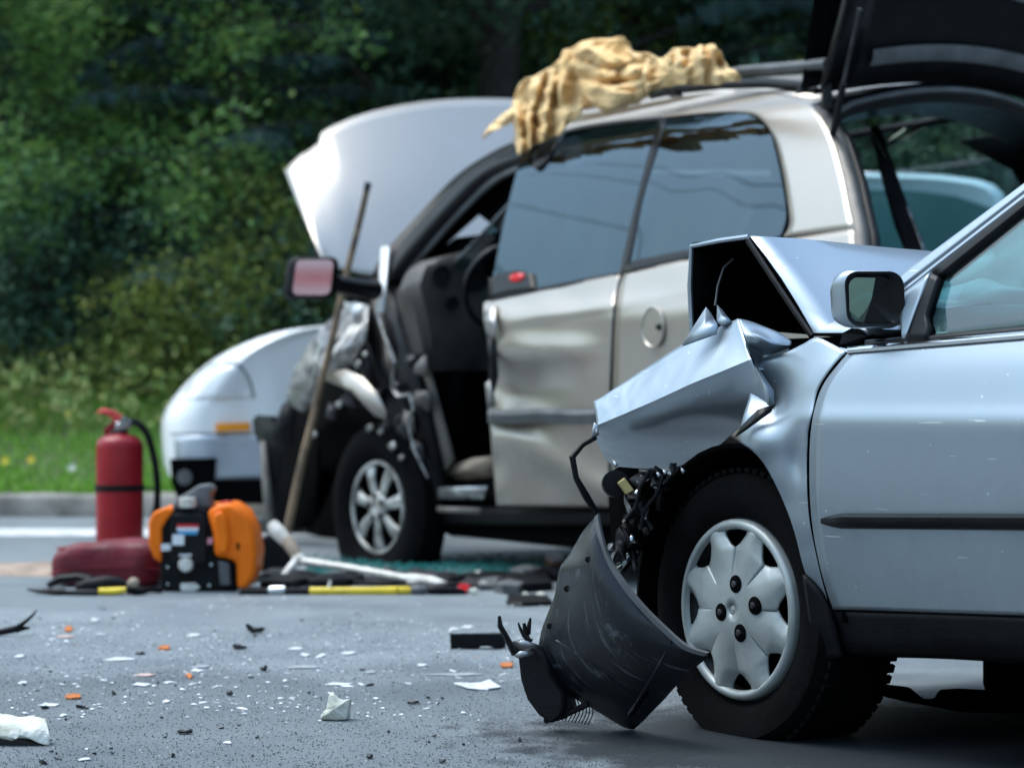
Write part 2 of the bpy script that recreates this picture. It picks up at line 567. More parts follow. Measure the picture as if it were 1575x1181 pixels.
def broad_tree(seed, h, r, nleaf, low, leafsize):
    rng = random.Random(seed)
    tr, cr = MB(), MB()
    tp = limb_pts((0, 0, -.2), (rng.gauss(0, .05), rng.gauss(0, .05), 1), h * .8, rng, 8, 0, .05)
    tr.tube(tp, [r * (1 - .8 * k / 8) for k in range(9)], 10)
    tips = []
    for k in range(26):
        f = low + (1 - low) * (k / 26) ** .9
        i = min(int(f * 8), 7)
        p = tp[i].lerp(tp[i + 1], f * 8 - i)
        an = k * 2.4 + rng.uniform(-.4, .4)
        ln = h * .34 * (1.1 - .55 * f) * rng.uniform(.7, 1.15)
        lp = limb_pts(p, (math.cos(an), math.sin(an), .25 + .5 * f), ln, rng, 6, .05, .14)
        rad = r * .3 * (1.1 - f)
        tr.tube(lp, [max(rad * (1 - q / 6.5), .008) for q in range(7)], 6)
        for q in (2, 3, 4, 5, 6):
            tips.append(lp[q])
            for _ in range(2):
                sp = limb_pts(lp[q], (rng.gauss(0, 1), rng.gauss(0, 1), rng.gauss(0, .5)), ln * .3, rng, 3, .06, .2)
                tr.tube(sp, [.012, .009, .006, .004], 4, False)
                tips += [sp[2], sp[3]]
    for _ in range(nleaf):
        c = rng.choice(tips)
        g = .13 + .12 * rng.random()
        q = c + Vector((rng.gauss(0, g), rng.gauss(0, g), rng.gauss(-.04, g * .8)))
        nn = Vector((rng.gauss(0, .6), rng.gauss(0, .6), .8))
        s = leafsize * rng.uniform(.7, 1.3)
        leafquad(cr, q, nn, s, s * .55, rng)
    return tr, cr

def pine_tree(seed, h, r, nb, low):
    rng = random.Random(seed)
    tr, cr = MB(), MB()
    tp = limb_pts((0, 0, -.2), (0, 0, 1), h, rng, 10, 0, .015)
    tr.tube(tp, [r * (1 - .9 * k / 10) for k in range(11)], 10)
    for k in range(nb):
        f = low + (.97 - low) * k / nb
        i = min(int(f * 10), 9)
        p = tp[i].lerp(tp[i + 1], f * 10 - i)
        an = k * 2.4 + rng.uniform(-.3, .3)
        ln = h * .3 * (1.05 - f) * rng.uniform(.75, 1.2) + .3
        lp = limb_pts(p, (math.cos(an), math.sin(an), .12), ln, rng, 7, .06, .05)
        tr.tube(lp, [max(.03 * (1 - q / 7.5), .006) for q in range(8)], 5)
        for q in range(1, 8):
            for sgn in (-1, 1):
                side = (lp[q] - lp[q - 1]).normalized().cross(Vector((0, 0, 1))) * sgn
                sl_ = ln * .28 * (1.15 - q / 8) + .12
                for tw in range(2):
                    sp0 = lp[q - 1].lerp(lp[q], rng.random())
                    dd = side + (lp[q] - lp[q - 1]).normalized() * .8 + Vector((0, 0, -.25 + rng.gauss(0, .12)))
                    e = sp0 + dd.normalized() * sl_ * rng.uniform(.7, 1.1)
                    for nd in range(9):
                        c = sp0.lerp(e, (nd + rng.random()) / 9)
                        leafquad(cr, c + Vector((0, 0, rng.gauss(-.02, .03))), Vector((rng.gauss(0, .6), rng.gauss(0, .6), 1)), rng.uniform(.09, .17), .022, rng)
    return tr, cr

def shrub(seed, h, w, nleaf, leafsize):
    rng = random.Random(seed)
    st, fo = MB(), MB()
    tips = []
    for k in range(16):
        an = rng.uniform(0, 6.28)
        sp = limb_pts((rng.gauss(0, .12), rng.gauss(0, .12), -.1), (math.cos(an) * w * .5, math.sin(an) * w * .5, h * rng.uniform(.5, 1)), h * rng.uniform(.8, 1.15), rng, 6, .03, .16)
        st.tube(sp, [.02 * (1 - q / 7) + .003 for q in range(7)], 5)
        for q in range(1, 7):
            tips.append(sp[q])
            e = sp[q] + Vector((rng.gauss(0, .2), rng.gauss(0, .2), rng.gauss(.05, .12)))
            st.tube([sp[q], e], [.006, .003], 4, False)
            tips += [e, e]
    for _ in range(nleaf):
        c = rng.choice(tips)
        q = c + Vector((rng.gauss(0, .13), rng.gauss(0, .13), rng.gauss(0, .12)))
        s = leafsize * rng.uniform(.6, 1.3)
        leafquad(fo, q, Vector((rng.gauss(0, .6), rng.gauss(-.2, .6), .8)), s, s * .55, rng)
    return st, fo

PROTO = {}
def place_plant(key, maker, mats, name, label, cat, x, y, rz, scale, group, parts):
    """every tree and shrub is a thing of its own; alike ones share mesh data"""
    t = bpy.data.objects.new(name, None); COL.objects.link(t)
    t.location = (x, y, bank_z(x, y)); t.rotation_euler = (0, 0, rz)
    t.scale = (scale, scale, scale)
    t['label'] = label; t['category'] = cat; t['group'] = group
    if key not in PROTO:
        mbs = maker()
        PROTO[key] = []
        for mb_, mat_, pn in zip(mbs, mats, parts):
            me = bpy.data.meshes.new(pn)
            me.from_pydata(mb_.V, [], mb_.F)
            me.materials.append(mat_)
            if pn in ('trunk', 'stems'):
                me.polygons.foreach_set('use_smooth', [True] * len(me.polygons))
            PROTO[key].append(me)
    for me, mat_, pn in zip(PROTO[key], mats, parts):
        o_ = bpy.data.objects.new(pn, me); COL.objects.link(o_)
        o_.parent = t
        if o_.data.materials[0] is not mat_:
            o_.material_slots[0].link = 'OBJECT'; o_.material_slots[0].material = mat_

TREES = [  # kind, x, y, turn, scale, leaf material, label
 ('bA', -4.9, 21.2, .3, .85, 0, 'leafy broadleaf tree at the far left with bright green boughs over the verge'),
 ('bA', -3.2, 22.6, 2.1, .9, 0, 'broadleaf tree with a bright leaf cluster above the fire extinguisher'),
 ('pA', -4.1, 22.0, 1.0, .8, 3, 'low dark evergreen with drooping boughs at the left'),
 ('pA', -2.5, 21.6, 2.6, .85, 3, 'dark evergreen with sparse diagonal boughs left of the raised hood'),
 ('bB', -0.25, 23.5, .8, 1.0, 1, 'tree with the thick dark trunk behind the raised hood'),
 ('bA', 1.4, 25.5, 3.6, 1.0, 2, 'yellowish green tree behind the tan tarp'),
 ('pA', 3.0, 23.2, 4.2, 1.05, 3, 'dark evergreen behind the roof rack'),
 ('bB', 5.0, 24.2, 5.2, 1.1, 1, 'dark tree hidden behind the open tailgate'),
 ('pA', -7.6, 23.5, 5.0, 1.1, 3, 'dark evergreen just outside the left edge'),
 ('bB', -6.6, 27.0, 1.4, 1.2, 1, 'dark tree deep in the wood behind the left boughs'),
 ('bB', -2.0, 27.5, 4.4, 1.2, 1, 'dark tree deep in the wood behind the sparse evergreen'),
 ('bB', 2.6, 28.5, 2.2, 1.2, 1, 'dark tree deep in the wood behind the tan tarp'),
 ('bB', 7.6, 27.5, .2, 1.2, 1, 'dark tree deep in the wood beyond the right edge'),
]
for key, x, y, rz, s, mi, lab in TREES:
    if key == 'bA':
        place_plant('bA', lambda: broad_tree(21, 8.5, .16, 36000, .12, .085), (M_BARK, M_LEAF[mi]), 'broadleaf_tree', lab, 'tree', x, y, rz, s, 'trees of the roadside wood', ('trunk', 'crown'))
    elif key == 'bB':
        place_plant('bB', lambda: broad_tree(5, 11.0, .27, 42000, .2, .105), (M_BARK, M_LEAF[mi]), 'broadleaf_tree', lab, 'tree', x, y, rz, s, 'trees of the roadside wood', ('trunk', 'crown'))
    else:
        place_plant('pA', lambda: pine_tree(9, 9.0, .12, 62, .05), (M_BARK, M_NEED), 'evergreen_tree', lab, 'tree', x, y, rz, s, 'trees of the roadside wood', ('trunk', 'crown'))
SHRUBS = [
 (-4.9, 20.2, .2, 1.0, 1, 'dark shrub above the grass at the left edge'),
 (-3.9, 21.0, 1.7, 1.15, 1, 'dark shrub above the grass behind the fire extinguisher'),
 (-2.9, 20.0, 3.1, .85, 2, 'olive shrub above the nose of the white van'),
 (-2.0, 20.6, 4.4, 1.1, 1, 'dark shrub between the white van and the side mirror of the gold minivan'),
 (-1.75, 21.3, .9, 1.25, 2, 'yellow green shrub left of the raised hood'),
 (-0.6, 21.0, 2.4, 1.2, 2, 'olive shrub hidden behind the raised hood'),
 (.9, 21.5, 5.5, 1.5, 0, 'green shrub behind the tan tarp'),
 (2.4, 21.0, 1.2, 1.3, 1, 'dark shrub behind the minivan roof'),
 (4.0, 21.4, 2.2, 1.4, 1, 'dark shrub behind the open tailgate'),
 (5.6, 21.2, 3.3, 1.3, 1, 'dark shrub beyond the right edge'),
 (-6.2, 20.6, 4.0, 1.2, 2, 'olive shrub beyond the left edge'),
]
for x, y, rz, s, mi, lab in SHRUBS:
    place_plant('sh', lambda: shrub(33, 1.55, 1.0, 7500, .065), (M_BARK, M_LEAF[mi]), 'shrub', lab, 'shrub', x, y, rz, s, 'shrubs along the edge of the wood', ('stems', 'foliage'))

# the wood farther back, one mass nobody could count
mb = MB()
rng = random.Random(77)
for _ in range(60000):
    xx = rng.uniform(-14, 15)
    yy = rng.uniform(29, 36)
    zz = bank_z(xx, yy) + 13 * rng.random()
    leafquad(mb, Vector((xx, yy, zz)), Vector((rng.gauss(0, .6), rng.gauss(-.4, .6), .7)), rng.uniform(.4, .8), .5, rng)
mk('distant_wood', mb, leaf_mat('distant_leaf', (.022, .045, .036), (.035, .07, .05), (.06, .11, .07)), kind='stuff', smooth=None, recalc=False)

rng = random.Random(78)
mb = MB()
for _ in range(26000):
    xx = -24 - 70 * rng.random()
    yy = rng.uniform(21, 29)
    zz = bank_z(xx, yy) + 3.4 * rng.random() ** 1.1 * (1 + .25 * noise.noise((xx * .25, 0, 3)))
    leafquad(mb, Vector((xx, yy, zz)), Vector((rng.gauss(0, .6), rng.gauss(-.4, .6), .7)), rng.uniform(.4, .8), .45, rng)
mk('unseen_wood', mb, M_LEAF[1], kind='stuff', smooth=None, recalc=False)  # the wood's unseen run leftward, added to darken low reflections in the paint
# ------------------------------------------------------------------ vehicle materials
def paint(name, base, metal, rough, dirt=.25, coat=1.0, dirtc=(.12, .12, .12), flake=.05, scratch=.7, coatr=.05):
    m, nt, bs = nodes(name)
    L = nt.links.new
    tc = nt.nodes.new('ShaderNodeTexCoord')
    n1 = nt.nodes.new('ShaderNodeTexNoise'); n1.inputs['Scale'].default_value = 3.2; n1.inputs['Detail'].default_value = 9; n1.inputs['Roughness'].default_value = .72
    L(tc.outputs['Object'], n1.inputs['Vector'])
    sx = nt.nodes.new('ShaderNodeSeparateXYZ'); L(tc.outputs['Object'], sx.inputs[0])
    # road film: thicker low on the body, where wheels throw it
    mr = nt.nodes.new('ShaderNodeMapRange'); mr.inputs['From Min'].default_value = .15; mr.inputs['From Max'].default_value = .8
    mr.inputs['To Min'].default_value = 1.0; mr.inputs['To Max'].default_value = .12
    L(sx.outputs['Z'], mr.inputs['Value'])
    r1 = nt.nodes.new('ShaderNodeMapRange'); r1.inputs['From Min'].default_value = .35; r1.inputs['From Max'].default_value = .8
    L(n1.outputs['Fac'], r1.inputs['Value'])
    mu = nt.nodes.new('ShaderNodeMath'); mu.operation = 'MULTIPLY'; L(mr.outputs[0], mu.inputs[0]); L(r1.outputs[0], mu.inputs[1])
    m3 = nt.nodes.new('ShaderNodeMath'); m3.operation = 'MULTIPLY'; L(mu.outputs[0], m3.inputs[0]); m3.inputs[1].default_value = dirt
    fl = nt.nodes.new('ShaderNodeTexVoronoi'); fl.inputs['Scale'].default_value = 900
    L(tc.outputs['Object'], fl.inputs['Vector'])
    fm = nt.nodes.new('ShaderNodeMix'); fm.data_type = 'RGBA'
    fm.inputs['A'].default_value = rgb(tuple(c * (1 - flake) for c in base)); fm.inputs['B'].default_value = rgb(tuple(min(1, c * (1 + flake)) for c in base))
    L(fl.outputs['Color'], fm.inputs['Factor'])
    mx = nt.nodes.new('ShaderNodeMix'); mx.data_type = 'RGBA'
    L(m3.outputs[0], mx.inputs['Factor']); L(fm.outputs['Result'], mx.inputs['A']); mx.inputs['B'].default_value = rgb(dirtc)
    L(mx.outputs['Result'], bs.inputs['Base Color'])
    bs.inputs['Metallic'].default_value = metal
    rr = nt.nodes.new('ShaderNodeMath'); rr.operation = 'ADD'; L(m3.outputs[0], rr.inputs[0]); rr.inputs[1].default_value = rough
    L(rr.outputs[0], bs.inputs['Roughness'])
    bs.inputs['Coat Weight'].default_value = coat
    cr = nt.nodes.new('ShaderNodeMath'); cr.operation = 'MULTIPLY_ADD'; L(m3.outputs[0], cr.inputs[0]); cr.inputs[1].default_value = .5; cr.inputs[2].default_value = coatr
    L(cr.outputs[0], bs.inputs['Coat Roughness'])
    # orange peel
    n2 = nt.nodes.new('ShaderNodeTexNoise'); n2.inputs['Scale'].default_value = 26; n2.inputs['Detail'].default_value = 1
    L(tc.outputs['Object'], n2.inputs['Vector'])
    bp = nt.nodes.new('ShaderNodeBump'); bp.inputs['Strength'].default_value = .05; bp.inputs['Distance'].default_value = .004
    L(n2.outputs['Fac'], bp.inputs['Height']); L(bp.outputs[0], bs.inputs['Normal'])
    # stone chips and fine pale scratches
    v2 = nt.nodes.new('ShaderNodeTexVoronoi'); v2.inputs['Scale'].default_value = 55
    L(tc.outputs['Object'], v2.inputs['Vector'])
    sp = nt.nodes.new('ShaderNodeSeparateColor'); L(v2.outputs['Color'], sp.inputs[0])
    a1 = nt.nodes.new('ShaderNodeMath'); a1.operation = 'LESS_THAN'; a1.inputs[1].default_value = .13; L(v2.outputs['Distance'], a1.inputs[0])
    a2 = nt.nodes.new('ShaderNodeMath'); a2.operation = 'GREATER_THAN'; a2.inputs[1].default_value = .93; L(sp.outputs[0], a2.inputs[0])
    a3 = nt.nodes.new('ShaderNodeMath'); a3.operation = 'MULTIPLY'; L(a1.outputs[0], a3.inputs[0]); L(a2.outputs[0], a3.inputs[1])
    mp = nt.nodes.new('ShaderNodeMapping'); mp.inputs['Rotation'].default_value = (0.2, .5, .1); mp.inputs['Scale'].default_value = (2.5, 2.5, 60)
    L(tc.outputs['Object'], mp.inputs['Vector'])
    n3 = nt.nodes.new('ShaderNodeTexNoise'); n3.inputs['Scale'].default_value = 2.2; n3.inputs['Detail'].default_value = 2
    L(mp.outputs[0], n3.inputs['Vector'])
    a4 = nt.nodes.new('ShaderNodeMath'); a4.operation = 'GREATER_THAN'; a4.inputs[1].default_value = .725; L(n3.outputs['Fac'], a4.inputs[0])
    a5 = nt.nodes.new('ShaderNodeMath'); a5.operation = 'MAXIMUM'; L(a3.outputs[0], a5.inputs[0]); L(a4.outputs[0], a5.inputs[1])
    a6 = nt.nodes.new('ShaderNodeMath'); a6.operation = 'MULTIPLY'; a6.inputs[1].default_value = scratch; L(a5.outputs[0], a6.inputs[0])
    my = nt.nodes.new('ShaderNodeMix'); my.data_type = 'RGBA'
    L(a6.outputs[0], my.inputs['Factor']); L(mx.outputs['Result'], my.inputs['A']); my.inputs['B'].default_value = (.72, .74, .75, 1)
    L(my.outputs['Result'], bs.inputs['Base Color'])
    return m

def scuffed(name):
    m, nt, bs = nodes(name)
    L = nt.links.new
    tc = nt.nodes.new('ShaderNodeTexCoord')
    facs = []
    for rot, sc3, th in (((.3, .2, .9), (3, 40, 3), .60), ((.9, .1, 2.0), (3, 46, 4), .62), ((.1, .8, .4), (8, 8, 8), .61)):
        mp = nt.nodes.new('ShaderNodeMapping'); mp.inputs['Rotation'].default_value = rot; mp.inputs['Scale'].default_value = sc3
        L(tc.outputs['Object'], mp.inputs['Vector'])
        n = nt.nodes.new('ShaderNodeTexNoise'); n.inputs['Scale'].default_value = 2.0; n.inputs['Detail'].default_value = 6; n.inputs['Roughness'].default_value = .65
        L(mp.outputs[0], n.inputs['Vector'])
        r = nt.nodes.new('ShaderNodeMapRange'); r.inputs['From Min'].default_value = th; r.inputs['From Max'].default_value = th + .12
        L(n.outputs['Fac'], r.inputs['Value'])
        facs.append(r.outputs[0])
    q = facs[0]
    for f in facs[1:]:
        a = nt.nodes.new('ShaderNodeMath'); a.operation = 'MAXIMUM'; L(q, a.inputs[0]); L(f, a.inputs[1]); q = a.outputs[0]
    h = nt.nodes.new('ShaderNodeMath'); h.operation = 'MULTIPLY'; h.inputs[1].default_value = .6; L(q, h.inputs[0])
    mx = nt.nodes.new('ShaderNodeMix'); mx.data_type = 'RGBA'
    mx.inputs['A'].default_value = (.010, .012, .016, 1); mx.inputs['B'].default_value = (.16, .175, .20, 1)
    L(h.outputs[0], mx.inputs['Factor']); L(mx.outputs['Result'], bs.inputs['Base Color'])
    rr = nt.nodes.new('ShaderNodeMapRange'); rr.inputs['To Min'].default_value = .32; rr.inputs['To Max'].default_value = .75
    L(q, rr.inputs['Value']); L(rr.outputs[0], bs.inputs['Roughness'])
    n2 = nt.nodes.new('ShaderNodeTexNoise'); n2.inputs['Scale'].default_value = 130
    L(tc.outputs['Object'], n2.inputs['Vector'])
    bp = nt.nodes.new('ShaderNodeBump'); bp.inputs['Strength'].default_value = .12; bp.inputs['Distance'].default_value = .004
    L(n2.outputs['Fac'], bp.inputs['Height']); L(bp.outputs[0], bs.inputs['Normal'])
    bs.inputs['Specular IOR Level'].default_value = .4
    return m

def glass(name, tint, gl=1.0, gcol=(1, 1, 1), rough=.01, ior=1.5, tr=1.0, body=None):
    """thin pane: tinted see-through plus mirror reflection by angle"""
    m, nt, bs = nodes(name)
    L = nt.links.new
    nt.nodes.remove(bs)
    t = nt.nodes.new('ShaderNodeBsdfTransparent'); t.inputs[0].default_value = rgb(tint)
    g = nt.nodes.new('ShaderNodeBsdfGlossy'); g.inputs['Roughness'].default_value = rough; g.inputs[0].default_value = rgb(gcol)
    lw = nt.nodes.new('ShaderNodeLayerWeight'); lw.inputs[0].default_value = .5
    f5 = nt.nodes.new('ShaderNodeMath'); f5.operation = 'POWER'; f5.inputs[1].default_value = 5
    L(lw.outputs['Facing'], f5.inputs[0])
    f0 = ((ior - 1) / (ior + 1)) ** 2
    f = nt.nodes.new('ShaderNodeMath'); f.operation = 'MULTIPLY_ADD'; f.inputs[1].default_value = 1 - f0; f.inputs[2].default_value = f0
    L(f5.outputs[0], f.inputs[0])
    tc = nt.nodes.new('ShaderNodeTexCoord')
    n = nt.nodes.new('ShaderNodeTexNoise'); n.inputs['Scale'].default_value = 2.5; n.inputs['Detail'].default_value = 6
    L(tc.outputs['Object'], n.inputs['Vector'])
    d = nt.nodes.new('ShaderNodeBsdfDiffuse'); d.inputs[0].default_value = (.35, .36, .36, 1)
    mr = nt.nodes.new('ShaderNodeMapRange'); mr.inputs['From Min'].default_value = .4; mr.inputs['From Max'].default_value = .9; mr.inputs['To Max'].default_value = .05
    L(n.outputs['Fac'], mr.inputs['Value'])
    m0 = nt.nodes.new('ShaderNodeMixShader'); L(mr.outputs[0], m0.inputs[0]); L(t.outputs[0], m0.inputs[1]); L(d.outputs[0], m0.inputs[2])
    ms = nt.nodes.new('ShaderNodeMixShader')
    L(f.outputs[0], ms.inputs[0]); L(m0.outputs[0], ms.inputs[1]); L(g.outputs[0], ms.inputs[2])
    L(ms.outputs[0], nt.nodes['Material Output'].inputs['Surface'])
    return m

M_SILVER = paint('silver_blue_paint', (.285, .34, .39), .78, .38, dirt=.5, coat=.35, coatr=.15)
M_GOLD = paint('champagne_paint', (.41, .37, .325), .74, .36, dirt=.5, dirtc=(.10, .09, .08), coat=.4, coatr=.14, scratch=.3)
M_WHITE = paint('white_paint', (.78, .80, .80), .0, .4, dirt=.3, flake=.01, scratch=0, coat=.6, coatr=.1)
M_BLKPL = pm('black_plastic', (.007, .0075, .009), .45, var=.3, scale=14, bump=.15, bscale=140, rvar=.12, spec=.13)
M_BLKTR = pm('black_trim', (.006, .0065, .008), .36, var=.3, scale=20, spec=.22)
M_SCUFF = scuffed('scuffed_black_plastic')
M_DARK = pm('dark_interior', (.006, .006, .007), .7, var=.3, scale=8, spec=.12)
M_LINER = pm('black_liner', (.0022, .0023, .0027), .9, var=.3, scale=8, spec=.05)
M_GREY = pm('grey_trim', (.10, .105, .11), .55, var=.3, scale=9)
M_RUBBER = pm('tyre_rubber', (.0035, .0036, .004), .9, var=.35, scale=16, bump=.25, bscale=60, spec=.08)
M_COVER = pm('silver_wheel_cover', (.37, .40, .40), .42, metal=.35, coat=.15, scale=7, base2=(.20, .225, .22), detail=9, bump=.05, bscale=90)
M_ALLOY = pm('alloy_silver', (.56, .56, .53), .4, metal=.4, var=.5, scale=10, base2=(.07, .065, .06))
M_STEEL = pm('bare_steel', (.42, .43, .44), .3, metal=.9, var=.35, scale=15, bump=.2, bscale=60)
M_DSTEEL = pm('dark_steel', (.05, .05, .055), .5, metal=.5, var=.4, scale=15, bump=.3, bscale=50)
M_CHROME = pm('bright_trim', (.72, .74, .76), .12, metal=1, var=.05)
M_TINT = glass('tinted_glass', (.06, .08, .09), ior=2.25, gcol=(.46, .585, .66))
M_CLEAR = glass('window_glass', (.40, .58, .60), ior=1.75)
M_WSCR = glass('windshield_glass', (.66, .80, .81), ior=1.3)
M_MIRROR = pm('mirror_silver', (.60, .78, .78), .02, metal=1, var=.02, rvar=.01)
M_AIRBAG = pm('airbag_cloth', (.72, .76, .74), .8, var=.15, scale=6, bump=.4, bscale=14)
M_TEAL = pm('teal_grey_dash', (.16, .24, .24), .6, var=.2)
M_AMBER = pm('amber_lens', (.85, .30, .01), .2, var=.1, coat=.6)
M_BRASS = pm('brass', (.45, .36, .16), .35, metal=.7, var=.3)
M_SHINY = pm('bright_plating', (.55, .58, .60), .15, metal=1, var=.3, scale=30)
# ------------------------------------------------------------------ the wrecked silver sedan
FS = Frame(1138, 5.14, 57)
WS = [(.10, .03), (.20, .015), (.30, -.018), (.50, -.064), (.66, -.084), (.695, -.085), (.725, -.074), (.80, -.050), (.86, -.022), (1.0, .035), (1.2, .125), (1.45, .25)]
def wS(z): return sinterp(WS, z)
sedan = thing('silver_sedan', 'silver blue sedan in front with its crushed nose and buckled hood', 'car', FS.O, FS.rz)
def s_on(d=0.0):
    return lambda u, v: FS.on(u, v, wS, d)
SOUT = FS.W(.3, -4, .8)

# left front fender, what is still in place behind the wheel
def fend(u, v):
    d = .030 * math.exp(-(((u - 1192) / 30) ** 2 + ((v - 610) / 45) ** 2)) + .012 * math.exp(-(((u - 1228) / 16) ** 2 + ((v - 710) / 50) ** 2))
    d -= .02 * math.exp(-(((u - 1165) / 30) ** 2 + ((v - 680) / 30) ** 2))
    d += .006 * noise.noise((u * .02, v * .02, 3))
    return FS.on(u, v, wS, d)
rows_f = [[(1158, 560), (1190, 548), (1213, 540), (1235, 529), (1256, 519), (1280, 529), (1302, 541)],
          [(1156, 585), (1190, 578), (1225, 570), (1255, 562), (1282, 562)], [(1152, 612), (1190, 606), (1225, 600), (1259, 597)],
          [(1142, 645), (1180, 640), (1215, 634), (1250, 632)], [(1136, 676), (1175, 670), (1212, 664), (1243, 662)],
          [(1153, 690), (1185, 686), (1215, 683), (1242, 682)], [(1172, 709), (1195, 706), (1220, 704), (1241, 703)],
          [(1190, 740), (1208, 740), (1225, 740), (1241, 740)], [(1206, 774), (1218, 776), (1230, 778), (1243, 780)],
          [(1222, 818), (1230, 817), (1238, 815), (1247, 813)], [(1236, 872), (1243, 869), (1250, 867), (1258, 866)], [(1251, 908), (1256, 906), (1261, 904), (1267, 903)], [(1270, 934), (1272, 934), (1275, 935), (1277, 936)]]
b = MB().loft(rows_f, 22, 60, fend)
mk('front_fender', orient(b, SOUT), M_SILVER, sedan, thick=.012, inner=M_LINER, recalc=False, label='crumpled front fender behind the wheel')

# front door
cols = [[(1304, 543), (1265, 594), (1248, 656), (1245, 740), (1250, 812), (1264, 882), (1281, 937)],
        [(1360, 538), (1325, 600), (1310, 660), (1308, 740), (1312, 812), (1320, 882), (1330, 938)],
        [(1450, 531), (1450, 600), (1450, 660), (1450, 740), (1450, 812), (1450, 882), (1450, 942)],
        [(1575, 520), (1575, 600), (1575, 660), (1575, 740), (1575, 812), (1575, 882), (1575, 946)],
        [(1735, 506), (1735, 600), (1735, 660), (1735, 740), (1735, 812), (1735, 882), (1735, 952)],
        [(1900, 492), (1900, 600), (1900, 660), (1900, 740), (1900, 812), (1900, 882), (1900, 958)]]
b = MB().loft(cols, 60, 40, s_on(), vs=False)
door = mk('front_door', orient(b, SOUT), M_SILVER, sedan, thick=.03, inner=M_DARK, recalc=False)
b = MB().loft([[(1292, 534), (1250, 592), (1232, 655), (1229, 740), (1236, 812), (1252, 890)], [(1330, 543), (1292, 600), (1268, 656), (1262, 740), (1266, 812), (1280, 890)]], 24, 4, s_on(.020))
mk('door_jamb', orient(b, SOUT), M_SILVER, sedan, thick=.01, recalc=False)
# rubbing strip on the door
rows = []
for q in range(41):
    u = 1262 + (1895 - 1262) * q / 40
    g = min(1.0, (q / 2.2 + .08)) ** .5
    hh = (11.5 + 2.5 * q / 40) * g
    vc = 801 + 4 * q / 40
    rows.append([FS.on(u, vc - hh, wS, .002), FS.on(u, vc - hh, wS, -.008), FS.on(u, vc - hh * .55, wS, -.019 * g), FS.on(u, vc + hh * .5, wS, -.019 * g), FS.on(u, vc + hh, wS, -.008), FS.on(u, vc + hh, wS, .002)])
mk('rubbing_strip', MB().grid(rows), M_BLKTR, door, smooth=50)
# sill and mud guard
cols = [[(1276, 940), (1284, 975), (1290, 1008)], [(1330, 942), (1332, 975), (1336, 1010)], [(1450, 945), (1450, 975), (1450, 1013)], [(1575, 950), (1575, 980), (1575, 1020)], [(1735, 956), (1735, 990), (1735, 1028)], [(1900, 962), (1900, 995), (1900, 1036)]]
b = MB().loft(cols, 8, 30, lambda u, v: FS.on(u, v, wS, .004 + .03 * max(0, (v - 990) / 30)))
mk('sill', orient(b, SOUT), M_BLKPL, sedan, thick=.05, recalc=False)
b = MB().loft([[(1234, 884), (1245, 960), (1257, 1014)], [(1256, 908), (1266, 965), (1274, 1014)], [(1272, 936), (1284, 975), (1292, 1010)]], 10, 8, s_on(-.012))
mk('mud_guard', orient(b, SOUT), M_BLKPL, sedan, thick=.012, recalc=False)

# window frame, pillar strips, chrome
def strip(name, lines, mat, d, parent=sedan, thick=.014, nu=30, nv=4):
    b = MB().loft(lines, nu, nv, s_on(d), smooth=False)
    return mk(name, orient(b, SOUT), mat, parent, thick=thick, recalc=False)
strip('windshield_pillar', [[(1372, 443), (1384, 424), (1575, 282), (1840, 85)], [(1380, 447), (1390, 438), (1575, 294), (1840, 98)]], M_SILVER, .0, thick=.05)
strip('windshield_pillar', [[(1382, 450), (1391, 441), (1575, 297), (1840, 101)], [(1386, 452), (1431, 415), (1575, 304), (1840, 109)]], M_SILVER, .003, thick=.04)
strip('window_frame', [[(1431, 417), (1575, 305.5), (1840, 110)], [(1443, 425), (1575, 318), (1840, 124)]], M_BLKTR, .001, door, thick=.03)
strip('pillar_seam', [[(1374, 446), (1388, 436), (1575, 290), (1840, 94)], [(1384, 452), (1396, 446), (1575, 301), (1840, 106)]], M_LINER, .008)
# door sail and its black edge
b = MB().loft([[(1388, 452), (1384, 490), (1387, 520)], [(1430, 419), (1410, 470), (1391, 520)]], 10, 6, s_on(-.002), smooth=False)
mk('mirror_sail', orient(b, SOUT), M_SILVER, door, thick=.02, recalc=False)
b = MB().loft([[(1431, 419), (1411, 470), (1392, 521)], [(1443, 425), (1422, 487), (1428, 499), (1424, 521)]], 10, 6, s_on(-.006), smooth=False)
mk('window_edge', orient(b, SOUT), M_BLKTR, door, thick=.02, recalc=False)
b = MB().loft([[(1442, 424), (1421, 486), (1424, 521)], [(1575, 316), (1560, 420), (1575, 510)], [(1840, 122), (1850, 300), (1865, 486)]], 10, 12, s_on(.014), smooth=False)
mk('window_pane', orient(b, SOUT), M_CLEAR, door, recalc=False, thick=.004)
rows = []
for q in range(31):
    u = 1303 + (1895 - 1303) * q / 30
    v0 = 543 + (494 - 543) * q / 30
    hh = 5.0 + 1.5 * q / 30
    rows.append([FS.on(u, v0 - 2*hh, wS, .012), FS.on(u, v0 - 2*hh, wS, -.004), FS.on(u, v0 - hh, wS, -.009), FS.on(u, v0, wS, -.004), FS.on(u, v0, wS, .012)])
mk('belt_trim', MB().grid(rows), M_CHROME, door, smooth=60)
rows = []
for q in range(31):
    u = 1330 + (1895 - 1330) * q / 30
    v0 = 530 + (481 - 530) * q / 30
    rows.append([FS.on(u, v0 - 7, wS, .02), FS.on(u, v0 - 5, wS, .0), FS.on(u, v0 + 1, wS, -.002)])
mk('belt_seal', MB().grid(rows), M_BLKTR, door, smooth=60, thick=.004)

